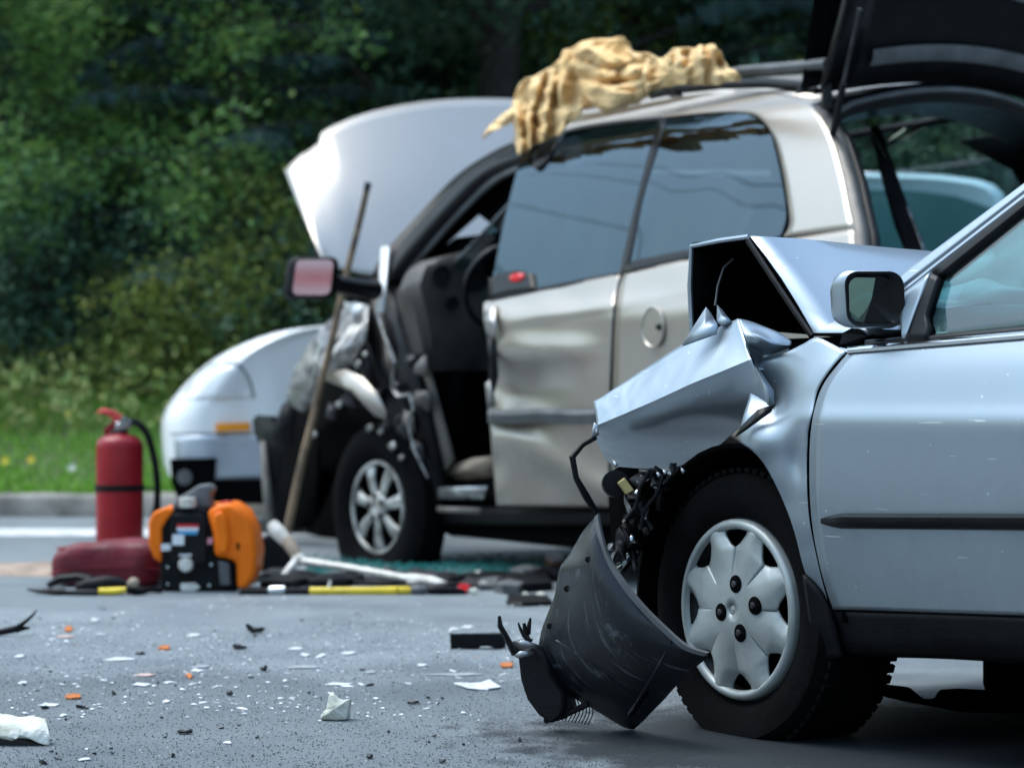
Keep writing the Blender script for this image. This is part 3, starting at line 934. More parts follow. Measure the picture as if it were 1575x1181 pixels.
# door mirror
def rrect(cx, cy, hw, hh, r, n=6, skew=0.0):
    pts = []
    for sx, sy, a0 in ((1, -1, -90), (1, 1, 0), (-1, 1, 90), (-1, -1, 180)):
        for k in range(n + 1):
            a = R(a0 + 90 * k / n)
            x = cx + sx * (hw - r) + r * math.cos(a)
            y = cy + sy * (hh - r) + r * math.sin(a)
            pts.append((x + skew * (y - cy), y))
    return pts
MY = 4.70
mcen = (1345, 460)
hd = -FS.a
def mring(hw, hh, r, dy, sh=0.0, dz=0.0):
    return [P(u, v, MY) + hd * dy + Vector((sh, 0, dz)) for u, v in rrect(mcen[0], mcen[1], hw, hh, r, skew=.06)]
b = MB()
b.grid([mring(43, 40, 20, 0), mring(47, 44, 22, .006), mring(48, 45, 22, .015), mring(46, 43, 22, .035), mring(38, 36, 20, .058, 0, -.004), mring(20, 18, 10, .072, 0, -.006), mring(2, 2, 1, .075, 0, -.006)], True)
mir = mk('door_mirror', b, M_SILVER, sedan, smooth=60)
b = MB().grid([mring(45.5, 42.5, 21, -.002), mring(38, 38, 18, .0), mring(35, 36, 16, .016), mring(1, 1, .5, .018)], True)
mk('mirror_bezel', b, M_BLKTR, mir, smooth=50)
gl = [P(u, v, MY) + hd * .010 for u, v in rrect(1341, 461, 31, 34, 15, skew=.05)]
tilt = []
gc = sum(gl, Vector()) / len(gl)
for p in gl:
    tilt.append(p + Vector((0, .39 * (p.x - gc.x) - .10 * (p.z - gc.z) + .004, 0)))
mk('mirror_glass', MB().poly(tilt), M_MIRROR, mir, smooth=None)
ab = P(1386, 508, 4.80)
b = MB().tube([P(1318, 497, MY + .05), P(1350, 508, MY + .06), ab + Vector((.01, .03, 0))], [.016, .02, .022], 10, flat=.6)
mk('mirror_arm', b, M_SILVER, mir)
b = MB().prism([P(1291, 530, 4.86), P(1296, 512, 4.86), P(1318, 500, 4.84), P(1336, 516, 4.84), P(1320, 528, 4.85)], (.02, .05, 0))
mk('mirror_base', b, M_BLKTR, mir, smooth=None)

# wheel
HC = FS.W(0, 0, .2745)
wheel = mk('front_wheel', MB().lathe([(.0, .06), (.10, .055), (.16, .05), (.185, .02), (.205, .004), (.21, .02), (.20, .17), (.02, .18)], HC, FS.b, 48, FS.a), M_DSTEEL, sedan)
tp = [(.200, .012), (.206, -.002), (.222, -.012), (.255, -.020), (.284, -.014), (.297, .002), (.303, .024), (.306, .05), (.302, .053), (.302, .060), (.307, .063), (.308, .095), (.303, .098), (.303, .106), (.308, .109), (.306, .15), (.300, .185), (.284, .2), (.2, .2)]
b = MB().lathe(tp, HC, FS.b, 96, FS.a)
for p in b.V:
    if p.z < .10:
        wl = (p - HC).dot(FS.b)
        k = max(0, (.10 - p.z) / .13)
        p.z = max(p.z, .003 + .02 * max(0, p.z) * 0)
        p += FS.b * ((-.028 if wl < .09 else .028) * min(k, 1) ** 2)
mk('tyre', b, M_RUBBER, wheel, smooth=35)
# tread blocks
b = MB()
for k in range(72):
    an = 2 * math.pi * k / 72
    for w0, w1, sk in ((.005, .048, .03), (.066, .094, -.02), (.11, .148, .02), (.155, .19, -.03)):
        c = HC + FS.b * ((w0 + w1) / 2) + (FS.a * math.cos(an + sk) + Vector((0, 0, 1)) * math.sin(an + sk)) * .3065
        if c.z < .01: continue
        rad = (c - HC - FS.b * ((w0 + w1) / 2)).normalized()
        b.box(c, (.017, w1 - w0, .010), (FS.b.cross(rad), FS.b, rad))
o = mk('tread', b, M_RUBBER, wheel, smooth=None); o['kind'] = 'stuff'
# wheel cover with eight broad petals
b = MB()
NP = 8
pit = 2 * math.pi / NP
def hgt(r, s):
    """height towards the viewer: domed centre, petals rolled down at their edges"""
    base = .012 - .10 * max(0, r - .06) ** 1.6 * 4
    return base
def cpt(r, an, h): return HC + (FS.a * math.cos(an) + Vector((0, 0, 1)) * math.sin(an)) * r - FS.b * h
def hw_(r):
    f = min(max((r - .136) / .03, 0), 1)
    return .215 * f ** .5
for q in range(NP):
    a0 = pit * q + .06
    rows = []
    for r in (.012, .03, .05, .07, .085, .1, .115, .128, .135, .140, .142, .145, .150, .157, .166, .177, .187):
        hw = hw_(r)
        g = min(1, max(0, (r - .07) / .07))
        row = []
        for k in range(15):
            s = k / 14
            an = a0 + hw + (pit - 2 * hw) * s
            e = abs(2 * s - 1)
            roll = (.009 * max(0, e - .30) ** 1.2 / .65) * g
            row.append(cpt(r, an, .016 - .35 * r * r - roll + .0035 * g * (1 - e) - .004 * (s - .5) * g))
        rows.append(row)
    b.grid(rows)
cover = mk('wheel_cover', b, M_COVER, wheel, smooth=50, thick=.012, off=0, weld=.0004)
b = MB().lathe([(.176, -.004), (.179, -.012), (.186, -.016), (.194, -.014), (.199, -.006), (.199, .01)], HC - FS.b * .0, FS.b, 96, FS.a)
mk('cover_ring', b, M_COVER, wheel, smooth=60)
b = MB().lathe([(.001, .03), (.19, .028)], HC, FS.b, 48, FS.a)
mk('cover_boss', MB().lathe([(.016, -.010), (.014, -.017), (.008, -.020), (.001, -.0205)], HC, FS.b, 20, FS.a), M_COVER, wheel)
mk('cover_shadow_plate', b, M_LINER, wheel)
for (u, v) in ((1131, 898), (1109, 941), (1160, 931), (1138, 973)):
    t_, z_ = FS.hit(u, v, -.022)
    c = FS.W(t_, -.0205, z_)
    mk('bolt_recess', MB().lathe([(.0205, .004), (.0195, -.002), (.0175, -.0035), (.001, -.0036)], c, FS.b, 20, FS.a), M_LINER, wheel)
    mk('wheel_bolt', MB().lathe([(.0085, .002), (.008, -.007), (.0055, -.009), (.001, -.0095)], c, FS.b, 6, FS.a), M_DSTEEL, wheel, smooth=20)

# wheel arch liner, engine bay, floor
b = MB()
rows = []
for q in range(25):
    an = R(0 + 205 * q / 24)
    rr = .365
    rows.append([HC + (FS.a * math.cos(an) + Vector((0, 0, 1)) * math.sin(an)) * rr * (1 if w < .3 else 1) + FS.b * w for w in (-.015, .1, .25, .4, .55)])
b.grid(rows)
mk('arch_liner', b, M_LINER, sedan, thick=.01)
b = MB()
b.box(FS.W(-.02, .85, .55), (1.0, .75, .62), (FS.a, FS.b, Vector((0, 0, 1))))
b.box(FS.W(-.15, .72, .80), (.45, .8, .16), (FS.a, FS.b, Vector((0, 0, 1))))
b.box(FS.W(.52, .78, .61), (.06, 1.5, .62), (FS.a, FS.b, Vector((0, 0, 1))))
b.box(FS.W(.1, .53, .52), (.85, .04, .44), (FS.a, FS.b, Vector((0, 0, 1))))
mk('engine', b, M_LINER, sedan, smooth=None, bevel=.02)
b = MB()
b.box(FS.W(2.1, .84, .265), (3.3, 1.6, .09), (FS.a, FS.b, Vector((0, 0, 1))))
b.box(FS.W(.235, .90, .165), (.44, .40, .25), (FS.a, FS.b, Vector((0, 0, 1))))
mk('underbody', b, M_LINER, sedan, smooth=None, bevel=.03)
# torn splash guard hanging under the floor
SG = MB().loft([[(1325, 1040), (1343, 1046), (1366, 1052), (1398, 1056), (1420, 1074), (1436, 1074), (1445, 1060), (1474, 1058), (1510, 1060), (1640, 1062)], [(1318, 1052), (1339, 1064), (1360, 1070), (1390, 1077), (1420, 1082), (1440, 1086), (1455, 1089), (1477, 1093), (1510, 1094), (1640, 1098)]], 60, 3, lambda u, v: P(u, v, 5.35), smooth=False)
mk('splash_guard', SG, M_LINER, sedan, thick=.02)

# hood, buckled into a tent over the engine; black lining inside
def hood_pt(t, w, z):
    return FS.W(t, w, z)
HL = .10
prof_near = [FS.hit(1066, 505, HL), FS.hit(1063, 440, HL), FS.hit(1066, 379, HL), FS.hit(1110, 370, HL), FS.hit(1154, 364, HL)]
rear0 = FS.hit(1252, 512, HL)
ridge = prof_near[4]
b = MB()
NW = 24
rows = []
for j in range(NW + 1):
    w = HL + 1.32 * j / NW
    f = j / NW
    row = []
    dz = -.035 * f
    for (t, z) in prof_near:
        row.append(FS.W(t + .012 * noise.noise((w * 3, z * 5, 2)), w, z + dz + .012 * noise.noise((w * 2.5, t * 3, 5))))
    row[2] += Vector((0, 0, .006))
    # fall from the ridge to the cowl: creased near the left edge, flatter towards the middle
    g = math.exp(-(f / .10) ** 1.5)
    mids = []
    t1, z1 = rear0
    tm, zm = t1, z1 * g + (.985 + .0 * f) * (1 - g)
    for k in (.25, .5, .75):
        mids.append((ridge[0] + (tm - ridge[0]) * k, ridge[1] + dz + (zm - ridge[1] - dz) * k + .012 * math.sin(k * 3.14)))
    mids.append((tm, zm))
    mids.append((.30, .875 * g + .965 * (1 - g)))
    mids.append((.47, .90 * g + .945 * (1 - g)))
    for (t, z) in mids:
        row.append(FS.W(t, w - (.03 if t > .2 else .0) * g, z))
    rows.append(row)
b.grid(rows)
orient(b, FS.W(.9, .5, 6))
b2 = MB(); b2.V = b.V; b2.F = b.F
hood = mk('hood', b2, M_SILVER, sedan, thick=.008, inner=M_LINER, recalc=False, smooth=28, label='hood folded up into a sharp tent')
# rolled edge lip of the hood along the fold's left side
lip = [FS.W(t, HL - .004, z) for t, z in prof_near] 
mk('hood_edge', MB().tube([lip[0] - Vector((0, 0, .04)), lip[0], lip[1], lip[2], lip[3], lip[4]], .006, 6), M_SILVER, hood)
b = MB().prism([P(1070, 385, 5.47), P(1079, 400, 5.47), P(1074, 440, 5.46), P(1080, 465, 5.46), P(1072, 500, 5.45), P(1066, 500, 5.45)], (.02, .03, 0))
mk('hood_stay', b, M_GREY, hood, smooth=None)
lipr = [FS.W(ridge[0], HL - .006, ridge[1] - .01), FS.W((ridge[0] + rear0[0]) / 2, HL - .006, (ridge[1] + rear0[1]) / 2 - .01), FS.W(rear0[0], HL - .006, rear0[1] - .008)]
mk('hood_edge', MB().tube(lipr, .007, 6), M_BLKTR, hood)
mk('hood_cable', MB().tube([P(1100, 470, 5.4), P(1104, 440, 5.41), P(1113, 412, 5.42), P(1128, 398, 5.42)], .0025, 5), M_GREY, hood)

# the folded front half of the fender
def Yc(u): return 4.93 + (1190 - u) / 275 * .45
def PY(u, v, dy): return P(u, v, Yc(u) + dy)
top = [(914, 617, .07), (943, 600, .08), (1010, 554, .11), (1060, 524, .12), (1105, 503, .12), (1136, 489, .10)]
cre = [(918, 655, .0), (944, 643, -.005), (1012, 614, -.015), (1065, 590, -.02), (1112, 570, -.015), (1156, 551, .0)]
mid = [(912, 664, .03), (944, 676, .07), (1013, 656, .06), (1065, 640, .06), (1120, 620, .05), (1172, 592, .012)]
bot = [(914, 674, .12), (950, 718, .34), (1032, 719, .42), (1096, 692, .38), (1142, 656, .2), (1190, 627, .03)]
top, cre, mid, bot = [resample(l_, 60) for l_ in (top, cre, mid, bot)]
b = MB().loft([top, cre], 60, 14, PY, smooth=False)
b.loft([cre, mid, bot], 60, 24, PY, smooth=False)
def crease(p, sc_):
    d_ = noise.voronoi(p * sc_)[0]
    return max(0.0, .35 - (d_[1] - d_[0])) / .35
for k_, p in enumerate(b.V):
    xr = max(0.0, min(1.0, (.36 - (p.x + .30 * (p.z - .7))) / .2)) ** 2 + .35        # tighter crumpling towards the torn front end
    p += Vector((-.4, -.9, 0)) * (.0055 * crease(p + Vector((.3, .1, 0)), 7.0) * xr + .0025 * crease(p, 17.0) * xr) + Vector((0, .005 * noise.noise(p * 9), .003 * noise.noise(p * 7)))
mk('folded_fender', orient(b, SOUT + Vector((0, 0, 1.0))), M_SILVER, sedan, thick=.006, inner=M_LINER, weld=.0008, recalc=False, smooth=18, label='fender front folded outward along a crease')
def shard(name, pts, mat, thick=.006, parent=sedan, jit=0.0):
    c = sum((P(*p) for p in pts), Vector()) / len(pts)
    b = MB()
    V = [P(*p) for p in pts]
    cc = c + Vector((0, -jit, 0))
    n = len(V)
    b.add(V + [cc], [(i, (i + 1) % n, n) for i in range(n)])
    return mk(name, orient(b, (0, 0, .7)), mat, parent, smooth=25, thick=thick, recalc=False)
shard('torn_metal', [(1049, 530, 5.18), (1068, 500, 5.2), (1086, 472, 5.22), (1096, 486, 5.2), (1103, 499, 5.15), (1100, 512, 5.14)], M_SILVER, jit=.01)
shard('torn_metal', [(1103, 468, 5.22), (1112, 478, 5.2), (1125, 494, 5.14), (1110, 500, 5.15), (1102, 496, 5.17)], M_SILVER, jit=.01)
crum = MB().loft([[(1137, 489, 5.05), (1165, 496, 5.06), (1190, 508, 5.04), (1217, 527, 5.02)],
                  [(1143, 515, 5.0), (1168, 518, 4.95), (1194, 524, 4.97), (1216, 532, 5.0)],
                  [(1150, 535, 5.0), (1170, 545, 5.04), (1197, 542, 5.02), (1213, 536, 5.0)],
                  [(1156, 552, 5.0), (1168, 568, 5.0), (1200, 556, 5.0), (1212, 541, 5.0)]], 20, 20, P)
for p in crum.V: p += Vector((0, .018 * noise.noise(p * 16), .012 * noise.noise(p * 14 + Vector((9, 0, 0)))))
mk('crumpled_metal', orient(crum, (0, 0, 1.5)), M_SILVER, sedan, thick=.004, recalc=False, smooth=30)
shard('torn_metal', [(1156, 552, 4.99), (1168, 568, 4.98), (1190, 600, 4.95), (1191, 629, 4.93), (1180, 622, 4.94)], M_SILVER, jit=.008)
shard('torn_metal', [(1165, 630, 4.93), (1192, 622, 4.91), (1186, 634, 4.92), (1150, 660, 4.95), (1130, 672, 4.97), (1140, 655, 4.96)], M_BLKTR, jit=.01)
shard('torn_metal', [(914, 650, 5.36), (921, 655, 5.36), (916, 662, 5.36), (921, 668, 5.36), (908, 684, 5.37), (911, 664, 5.36)], M_STEEL)
for k, (u, v) in enumerate(((942, 706), (1008, 722), (1018, 718), (1046, 716))):
    shard('torn_metal', [(u, v, 5.36 - .001 * (u - 940)), (u + 8, v + 7, 5.35 - .001 * (u - 940)), (u + 3, v + 12, 5.35 - .001 * (u - 940))], M_STEEL)

# broken lamp brackets, wiring and the rest of the front corner
mk('wiring', MB().tube([P(916, 672, 5.37), P(896, 684, 5.36), P(880, 703, 5.35), P(886, 735, 5.35), P(902, 764, 5.36), P(920, 792, 5.38)], [.007, .006, .008, .007, .009, .006], 7), M_BLKPL, sedan)
b = MB().lathe([(.001, -.012), (.026, -.012), (.031, -.004), (.031, .012), (.02, .014), (.001, .014)], P(946, 744, 5.33), (.15, -1, .1), 24)
mk('bulb_socket', b, M_BLKPL, sedan)
b = MB().box(P(962, 748, 5.31), (.022, .02, .036), (Vector((.8, 0, .6)), Vector((0, 1, 0)), Vector((-.6, 0, .8))))
mk('bulb_connector', b, M_BRASS, sedan, smooth=None, bevel=.003)
frng = random.Random(5)
for (pts, m_) in (
    ([(968, 736), (985, 725), (1006, 728), (1030, 722), (1024, 742), (1000, 752), (978, 750)], M_DSTEEL),
    ([(985, 722), (1003, 719), (1012, 729), (996, 737), (984, 732)], M_SHINY),
    ([(1005, 745), (1022, 736), (1030, 748), (1018, 762), (1003, 758)], M_SHINY),
    ([(960, 770), (985, 748), (1000, 760), (992, 800), (975, 815), (966, 800)], M_DSTEEL),
    ([(984, 780), (1000, 775), (996, 795), (1004, 815), (994, 818), (984, 800)], M_STEEL),
    ([(948, 815), (968, 795), (985, 806), (990, 840), (975, 868), (955, 872), (944, 850)], M_BLKPL),
    ([(962, 818), (972, 816), (974, 830), (966, 840), (961, 832)], M_SHINY),
    ([(970, 836), (983, 834), (982, 850), (973, 846)], M_SHINY),
    ([(962, 846), (974, 848), (970, 862), (964, 858)], M_SHINY),
    ([(1000, 818), (1008, 815), (1006, 826), (998, 830)], M_SHINY),
    ([(972, 866), (982, 862), (978, 872)], M_SHINY),
    ([(935, 836), (944, 834), (944, 846), (934, 846)], M_STEEL),
    ([(1030, 712), (1042, 712), (1036, 730), (1026, 748), (1022, 744)], M_STEEL),
    ([(935, 730), (950, 718), (1010, 722), (1030, 760), (1000, 830), (960, 880), (940, 840)], M_LINER)):
    yy = 5.40 if m_ is M_LINER else (5.34 if m_ in (M_DSTEEL, M_BLKPL) else 5.30)
    shard('lamp_bracket' if m_ is not M_LINER else 'lamp_housing', [(u, v, yy + frng.uniform(-.015, .015)) for u, v in pts], m_, thick=.01, jit=.02)

brng = random.Random(63)
for k in range(20):
    f = k / 19
    u0 = 1000 - 40 * f + brng.uniform(-26, 26); v0 = 728 + 140 * f + brng.uniform(-8, 8)
    a0 = brng.uniform(0, 3.14); ln = brng.uniform(7, 22); wd = brng.uniform(2.5, 7)
    cx_, sx_ = math.cos(a0), math.sin(a0)
    pts_ = [(u0 + cx_ * ln * x - sx_ * wd * y, v0 + sx_ * ln * x + cx_ * wd * y, 5.30 + brng.uniform(-.04, .05)) for x, y in ((-1, -.6), (-.2, -1.1), (1, -.3), (.7, .9), (-.5, .8))]
    shard('lamp_bracket', pts_, [M_DSTEEL, M_BLKPL, M_STEEL, M_DSTEEL, M_SHINY][k % 5], thick=.012, jit=.015)
for pts_ in ([(1000, 722), (985, 748), (978, 780), (962, 800)], [(1020, 730), (1010, 760), (990, 785), (985, 815)]):
    mk('wiring', MB().tube([P(u, v, 5.27) for u, v in pts_], .005, 6), M_BLKPL, sedan)
# windshield, roof, dash and everything rearward (out of the frame but there)
b = MB().grid([[FS.W(.47 + .63 * k / 8, .08 + .16 * k / 8 + (1.5 - .32 * k / 8) * j / 10 , .945 + .43 * k / 8 + .0) - FS.a * (.10 * math.sin(math.pi * j / 10)) for j in range(11)] for k in range(9)])
mk('windshield', b, M_WSCR, sedan, thick=.005)
b = MB().grid([[FS.W(1.07 + 1.44 * k / 8 - (.08 * math.sin(math.pi * j / 10) if k == 0 else 0), .235 + 1.17 * j / 10, 1.365 + .055 * math.sin(math.pi * (j / 10)) ** .6 + .03 * math.sin(math.pi * k / 8)) for j in range(11)] for k in range(9)])
mk('roof', b, M_SILVER, sedan, thick=.03, inner=M_GREY)
def side_local(name, tz, mat, w_off, par=sedan, thick=.03):
    for flip in (0, 1):
        V = []
        for t, z in tz:
            w = wS(z) + w_off
            V.append(FS.W(t, w if not flip else 1.64 - w, z))
        mk(name, MB().poly(V), mat, par, smooth=None, thick=thick)
def rowpanel(name, cols_, mat, flip, thick=.02, off=0.0):
    rows = []
    for t0, t1, z0, z1 in cols_:
        rows.append([FS.W(t0 + (t1 - t0) * k / 10, (wS(z0 + (z1 - z0) * k / 10) + off) if not flip else 1.64 - wS(z0 + (z1 - z0) * k / 10) - off, z0 + (z1 - z0) * k / 10) for k in range(11)])
    b = MB().grid(rows)
    orient(b, FS.W(1.5, -5 if not flip else 7, .7))
    return mk(name, b, mat, sedan, thick=thick, inner=M_DARK, recalc=False)
rowpanel('rear_door', [(1.386, 1.376, .30, .885), (1.6, 1.6, .295, .895), (1.9, 1.9, .29, .905), (2.2, 2.25, .30, .91)], M_SILVER, 0)
rowpanel('rear_quarter', [(2.26, 2.31, .30, .915), (2.9, 2.9, .62, .93), (3.3, 3.3, .32, .94), (3.85, 3.75, .34, .92)], M_SILVER, 0)
rowpanel('far_side', [(-.1, .0, .62, .88), (.5, .5, .3, .89), (1.4, 1.4, .3, .90), (2.3, 2.3, .3, .91), (3.0, 3.0, .5, .93), (3.85, 3.75, .34, .92)], M_SILVER, 1)
side_local('rear_window', [(1.42, .92), (1.46, 1.34), (2.35, 1.34), (2.75, .94)], M_CLEAR, .01, thick=.004)
side_local('door_pillar', [(1.36, .9), (1.40, 1.38), (1.47, 1.38), (1.45, .9)], M_BLKTR, .004)
side_local('rear_pillar', [(2.70, .93), (2.32, 1.36), (2.50, 1.40), (3.05, .94)], M_SILVER, .0)
b = MB().grid([[FS.W(2.48 + .62 * k / 4, .22 - .1 * k / 4 + (1.2 + .2 * k / 4) * j / 6, 1.38 - .43 * k / 4) for j in range(7)] for k in range(5)])
mk('rear_glass', b, M_CLEAR, sedan, thick=.005)
b = MB().grid([[FS.W(t, .04 + 1.56 * j / 8, z + .02 * math.sin(math.pi * j / 8)) for j in range(9)] for t, z in ((3.05, .94), (3.4, .95), (3.78, .93), (3.84, .75), (3.86, .35))])
mk('trunk_lid', b, M_SILVER, sedan, thick=.02)
def sl3(t, z, d=.0): return FS.W(t, wS(z) + d, z)
mk('window_pane', MB().grid([[sl3(1.108, 1.322, .014), sl3(1.20, 1.10, .014), sl3(1.316, .875, .014)], [sl3(1.365, 1.335, .014), sl3(1.365, 1.10, .014), sl3(1.365, .875, .014)]]), M_CLEAR, door, thick=.004)
mk('roof_rail', MB().grid([[sl3(t, z1, .0), sl3(t, z1 + .035, -.004), sl3(t, z1 + .07, .02)] for t, z1 in ((1.075, 1.335), (1.25, 1.345), (1.5, 1.348), (2.0, 1.348), (2.5, 1.345))]), M_SILVER, sedan, thick=.02)
for t0, w0, w1 in ((2.68, .0, 0), (0.0, 1.64, 1), (2.68, 1.64, 1)):
    c = FS.W(t0, w0, .30)
    sg = 1 if not w1 else -1
    w_ = mk('rear_wheel' if t0 > 1 else 'front_wheel', MB().lathe([(.001, .0), (.19, .0), (.2, .01), (.2, .18)], c, FS.b * sg, 32, FS.a), M_COVER, sedan)
    mk('tyre', MB().lathe([(.195, .01), (.22, -.01), (.27, -.014), (.298, .02), (.298, .17), (.27, .2), (.2, .19)], c, FS.b * sg, 48, FS.a), M_RUBBER, w_)

# cabin: dash, steering wheel, spent air bags, seats
b = MB().grid([[FS.W(t, w, z + .015 * math.sin(w * 4)) for w in [.06 + 1.5 * q / 10 for q in range(11)]] for t, z in ((.46, .90), (.62, .915), (.86, .90), (.95, .86), (.97, .70), (.9, .5))])
mk('dashboard', b, M_TEAL, sedan, thick=.03)
sc_ = FS.W(1.08, .42, .86)
sx = (FS.a * .45 + Vector((0, 0, .9))).normalized()
mk('steering_wheel', MB().tube([sc_ + (FS.b * math.cos(q * math.pi / 12) + sx * math.sin(q * math.pi / 12)) * .185 for q in range(25)], .015, 8, False), M_BLKTR, sedan)
def airbag(c, s, seed):
    b = MB().ico(c, 1.0, 4, s, 0, seed)
    for p in b.V:
        q = p - Vector(c)
        p += q.normalized() * (.035 * (1 - abs(noise.noise(p * 7 + Vector((seed, 0, 0)))) * 2.4)) * .8
    mk('airbag', b, M_AIRBAG, sedan, smooth=60)
airbag(P(1520, 470, 5.02), (.15, .10, .035), 3)
airbag(P(1590, 420, 5.10), (.17, .12, .09), 5)
airbag(FS.W(.60, 1.05, .95), (.24, .28, .13), 8)
mk('wiper_arm', MB().tube([P(1470, 470, 4.98), P(1490, 458, 4.97), P(1506, 460, 4.95), P(1530, 476, 4.9), P(1560, 494, 4.85), P(1590, 512, 4.8)], .007, 6), M_BLKTR, sedan)
for w in (.42, 1.2):
    b = MB().box(FS.W(1.5, w, .5), (.5, .5, .2), (FS.a, FS.b, Vector((0, 0, 1)))).box(FS.W(1.82, w, .82), (.16, .48, .62), ((FS.a + Vector((0, 0, -.25))).normalized(), FS.b, (Vector((0, 0, 1)) + FS.a * .25).normalized()))
    b.box(FS.W(1.92, w, 1.18), (.1, .26, .16), (FS.a, FS.b, Vector((0, 0, 1))))
    mk('front_seat', b, M_GREY, sedan, smooth=None, bevel=.05)

# ---- the bumper corner torn off and standing against the wheel
bump = thing('torn_bumper', 'scraped black bumper corner torn off and propped against the front wheel', 'bumper', G(960, 1122))
RL = [(919, 792, 5.04), (924, 822, 5.02), (936, 860, 5.0), (957, 894, 4.98), (987, 932, 4.96), (1021, 966, 4.94), (1055, 995, 4.93), (1088, 1006, 4.92), (1082, 1016, 4.94), (1058, 1036, 4.98), (1022, 1075, 5.06), (975, 1121, 5.19)]
LL = [(918, 793, 5.05), (898, 815, 5.09), (878, 848, 5.12), (860, 876, 5.14), (854, 912, 5.16), (842, 943, 5.18), (832, 972, 5.19), (829, 1004, 5.2), (842, 1034, 5.2), (868, 1063, 5.2), (905, 1085, 5.2), (968, 1122, 5.2)]
ML = [((a[0]*.52 + c[0]*.48), (a[1]*.52 + c[1]*.48), (a[2] + c[2]) / 2 - .075 * math.sin(math.pi * min(1, (i + .3) / 11))) for i, (a, c) in enumerate(zip(RL, LL))]
b = MB().loft([RL, ML, LL], 40, 26, P)
for p in b.V:
    p += Vector((0, .007 * noise.noise(p * 11), .003 * noise.noise(p * 15)))
    p.z = max(p.z, .004)
from mathutils.bvhtree import BVHTree as BVH_
btree = BVH_.FromPolygons(b.V, b.F)
def onb(u, v, out=.003):
    o_ = Vector((0, 0, CH)); d_ = (P(u, v, 5) - o_).normalized()
    h_ = btree.ray_cast(o_, d_)
    return (h_[0] if h_[0] is not None else P(u, v, 5.1)) - d_ * out
mk('bumper_cover', orient(b, (0, 0, .6)), M_SCUFF, bump, thick=.006, recalc=False, smooth=60)
RL2 = resample(RL[:8], 30)
b = MB().grid([[P(u - 5, v + 3, y - .004), P(u, v - 2, y - .008), P(u + 3.5, v - 4, y), P(u + 2, v - 2, y + .012)] for u, v, y in RL2])
mk('bumper_lip', b, M_GREY, bump, smooth=60)
mk('bumper_rib', MB().tube([onb(u, v, .0) for u, v in ((1034, 985), (1020, 1012), (1002, 1044), (985, 1072), (968, 1098))], .0045, 6), M_SCUFF, bump)
for a_, c_ in (((996, 1062), (990, 1072)), ((987, 1076), (981, 1086)), ((978, 1090), (973, 1098))):
    mk('bumper_slot', MB().tube([onb(*a_, .001), onb(*c_, .001)], .004, 6), M_LINER, bump)
mk('bumper_rib', MB().tube([onb(u, v, .0) for u, v in ((856, 985), (880, 1000), (910, 1020), (940, 1044), (968, 1066))], .003, 6), M_SCUFF, bump)
for (u, v) in ((872, 905), (905, 860), (846, 962)):
    c_ = onb(u, v, .0)
    mk('bumper_clip', MB().lathe([(.008, .004), (.007, -.003), (.004, -.004), (.001, -.004)], c_, (.2, 1, .1), 10), M_BLKPL, bump)
jaw = [(783, 985), (796, 1012), (800, 1046), (810, 1076), (827, 1099), (847, 1113), (862, 1102), (868, 1088), (866, 1064), (846, 1036), (838, 1008), (822, 992), (808, 1000)]
b = MB()
V = [P(u, v, 5.2 - .05 * math.sin(math.pi * i / len(jaw))) for i, (u, v) in enumerate(jaw)]
for p in V: p.z = max(p.z, .004)
b.prism(V, (.03, .06, 0))
mk('bumper_bracket', b, M_BLKPL, bump, smooth=30, bevel=.006)
def barpx(name, pts, r, mat, Y, flat=.5):
    mk(name, MB().tube([P(u, v, Y) for u, v in pts], [k * .00145 for k in r], 6, flat=flat), mat, bump, smooth=30)
barpx('broken_strut', [(792, 1006), (779, 980), (769, 962), (768, 947)], [9, 8, 7, 4], M_BLKPL, 5.17, .6)
barpx('broken_strut', [(818, 986), (806, 978), (800, 966), (797, 957)], [6, 5, 4, 2], M_BLKPL, 5.16, .6)
barpx('broken_strut', [(812, 988), (808, 970), (806, 958)], [6, 5, 3], M_BLKPL, 5.18, .6)
barpx('broken_strut', [(812, 975), (814, 960), (816, 950)], [5, 4, 2], M_BLKPL, 5.19, .6)
for pts in ([(792, 986), (806, 984), (830, 992), (828, 999), (800, 992)], [(790, 1008), (800, 1001), (822, 1002), (818, 1008), (796, 1012)]):
    shard('bracket_edge', [(u, v, 5.13) for u, v in pts], M_STEEL, parent=bump, thick=.004)
for k in range(11):
    u0 = 856 + k * 5
    pts = [P(u0 + 6 * math.sin(q * .5), 1068 + q * 5.5 + k * .8, 5.17) for q in range(8)]
    for p in pts: p.z = max(p.z, .004)
    mk('grille_wire', MB().tube(pts, .0013, 4), M_DSTEEL, bump)
mk('grille_bar', MB().tube([P(838, 1112, 5.19) + Vector((0, 0, .006)), P(870, 1098, 5.17), P(905, 1082, 5.15)], .007, 6), M_BLKPL, bump)


# spilt fluid plus painted shade under the sedan, ragged and thinning at its edge
m, nt, bs = nodes('stain_and_shade')
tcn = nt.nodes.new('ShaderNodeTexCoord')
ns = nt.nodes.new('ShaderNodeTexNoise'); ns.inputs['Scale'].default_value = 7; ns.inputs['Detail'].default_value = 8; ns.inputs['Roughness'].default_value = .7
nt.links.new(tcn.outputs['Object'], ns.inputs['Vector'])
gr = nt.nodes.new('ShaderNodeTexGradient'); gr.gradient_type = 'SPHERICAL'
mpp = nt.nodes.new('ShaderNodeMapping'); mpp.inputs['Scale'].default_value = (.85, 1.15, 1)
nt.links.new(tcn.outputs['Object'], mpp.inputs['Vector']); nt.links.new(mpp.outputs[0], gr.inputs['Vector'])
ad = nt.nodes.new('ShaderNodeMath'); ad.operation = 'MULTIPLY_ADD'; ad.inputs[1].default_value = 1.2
nt.links.new(ns.outputs['Fac'], ad.inputs[0]); nt.links.new(gr.outputs['Fac'], ad.inputs[2])
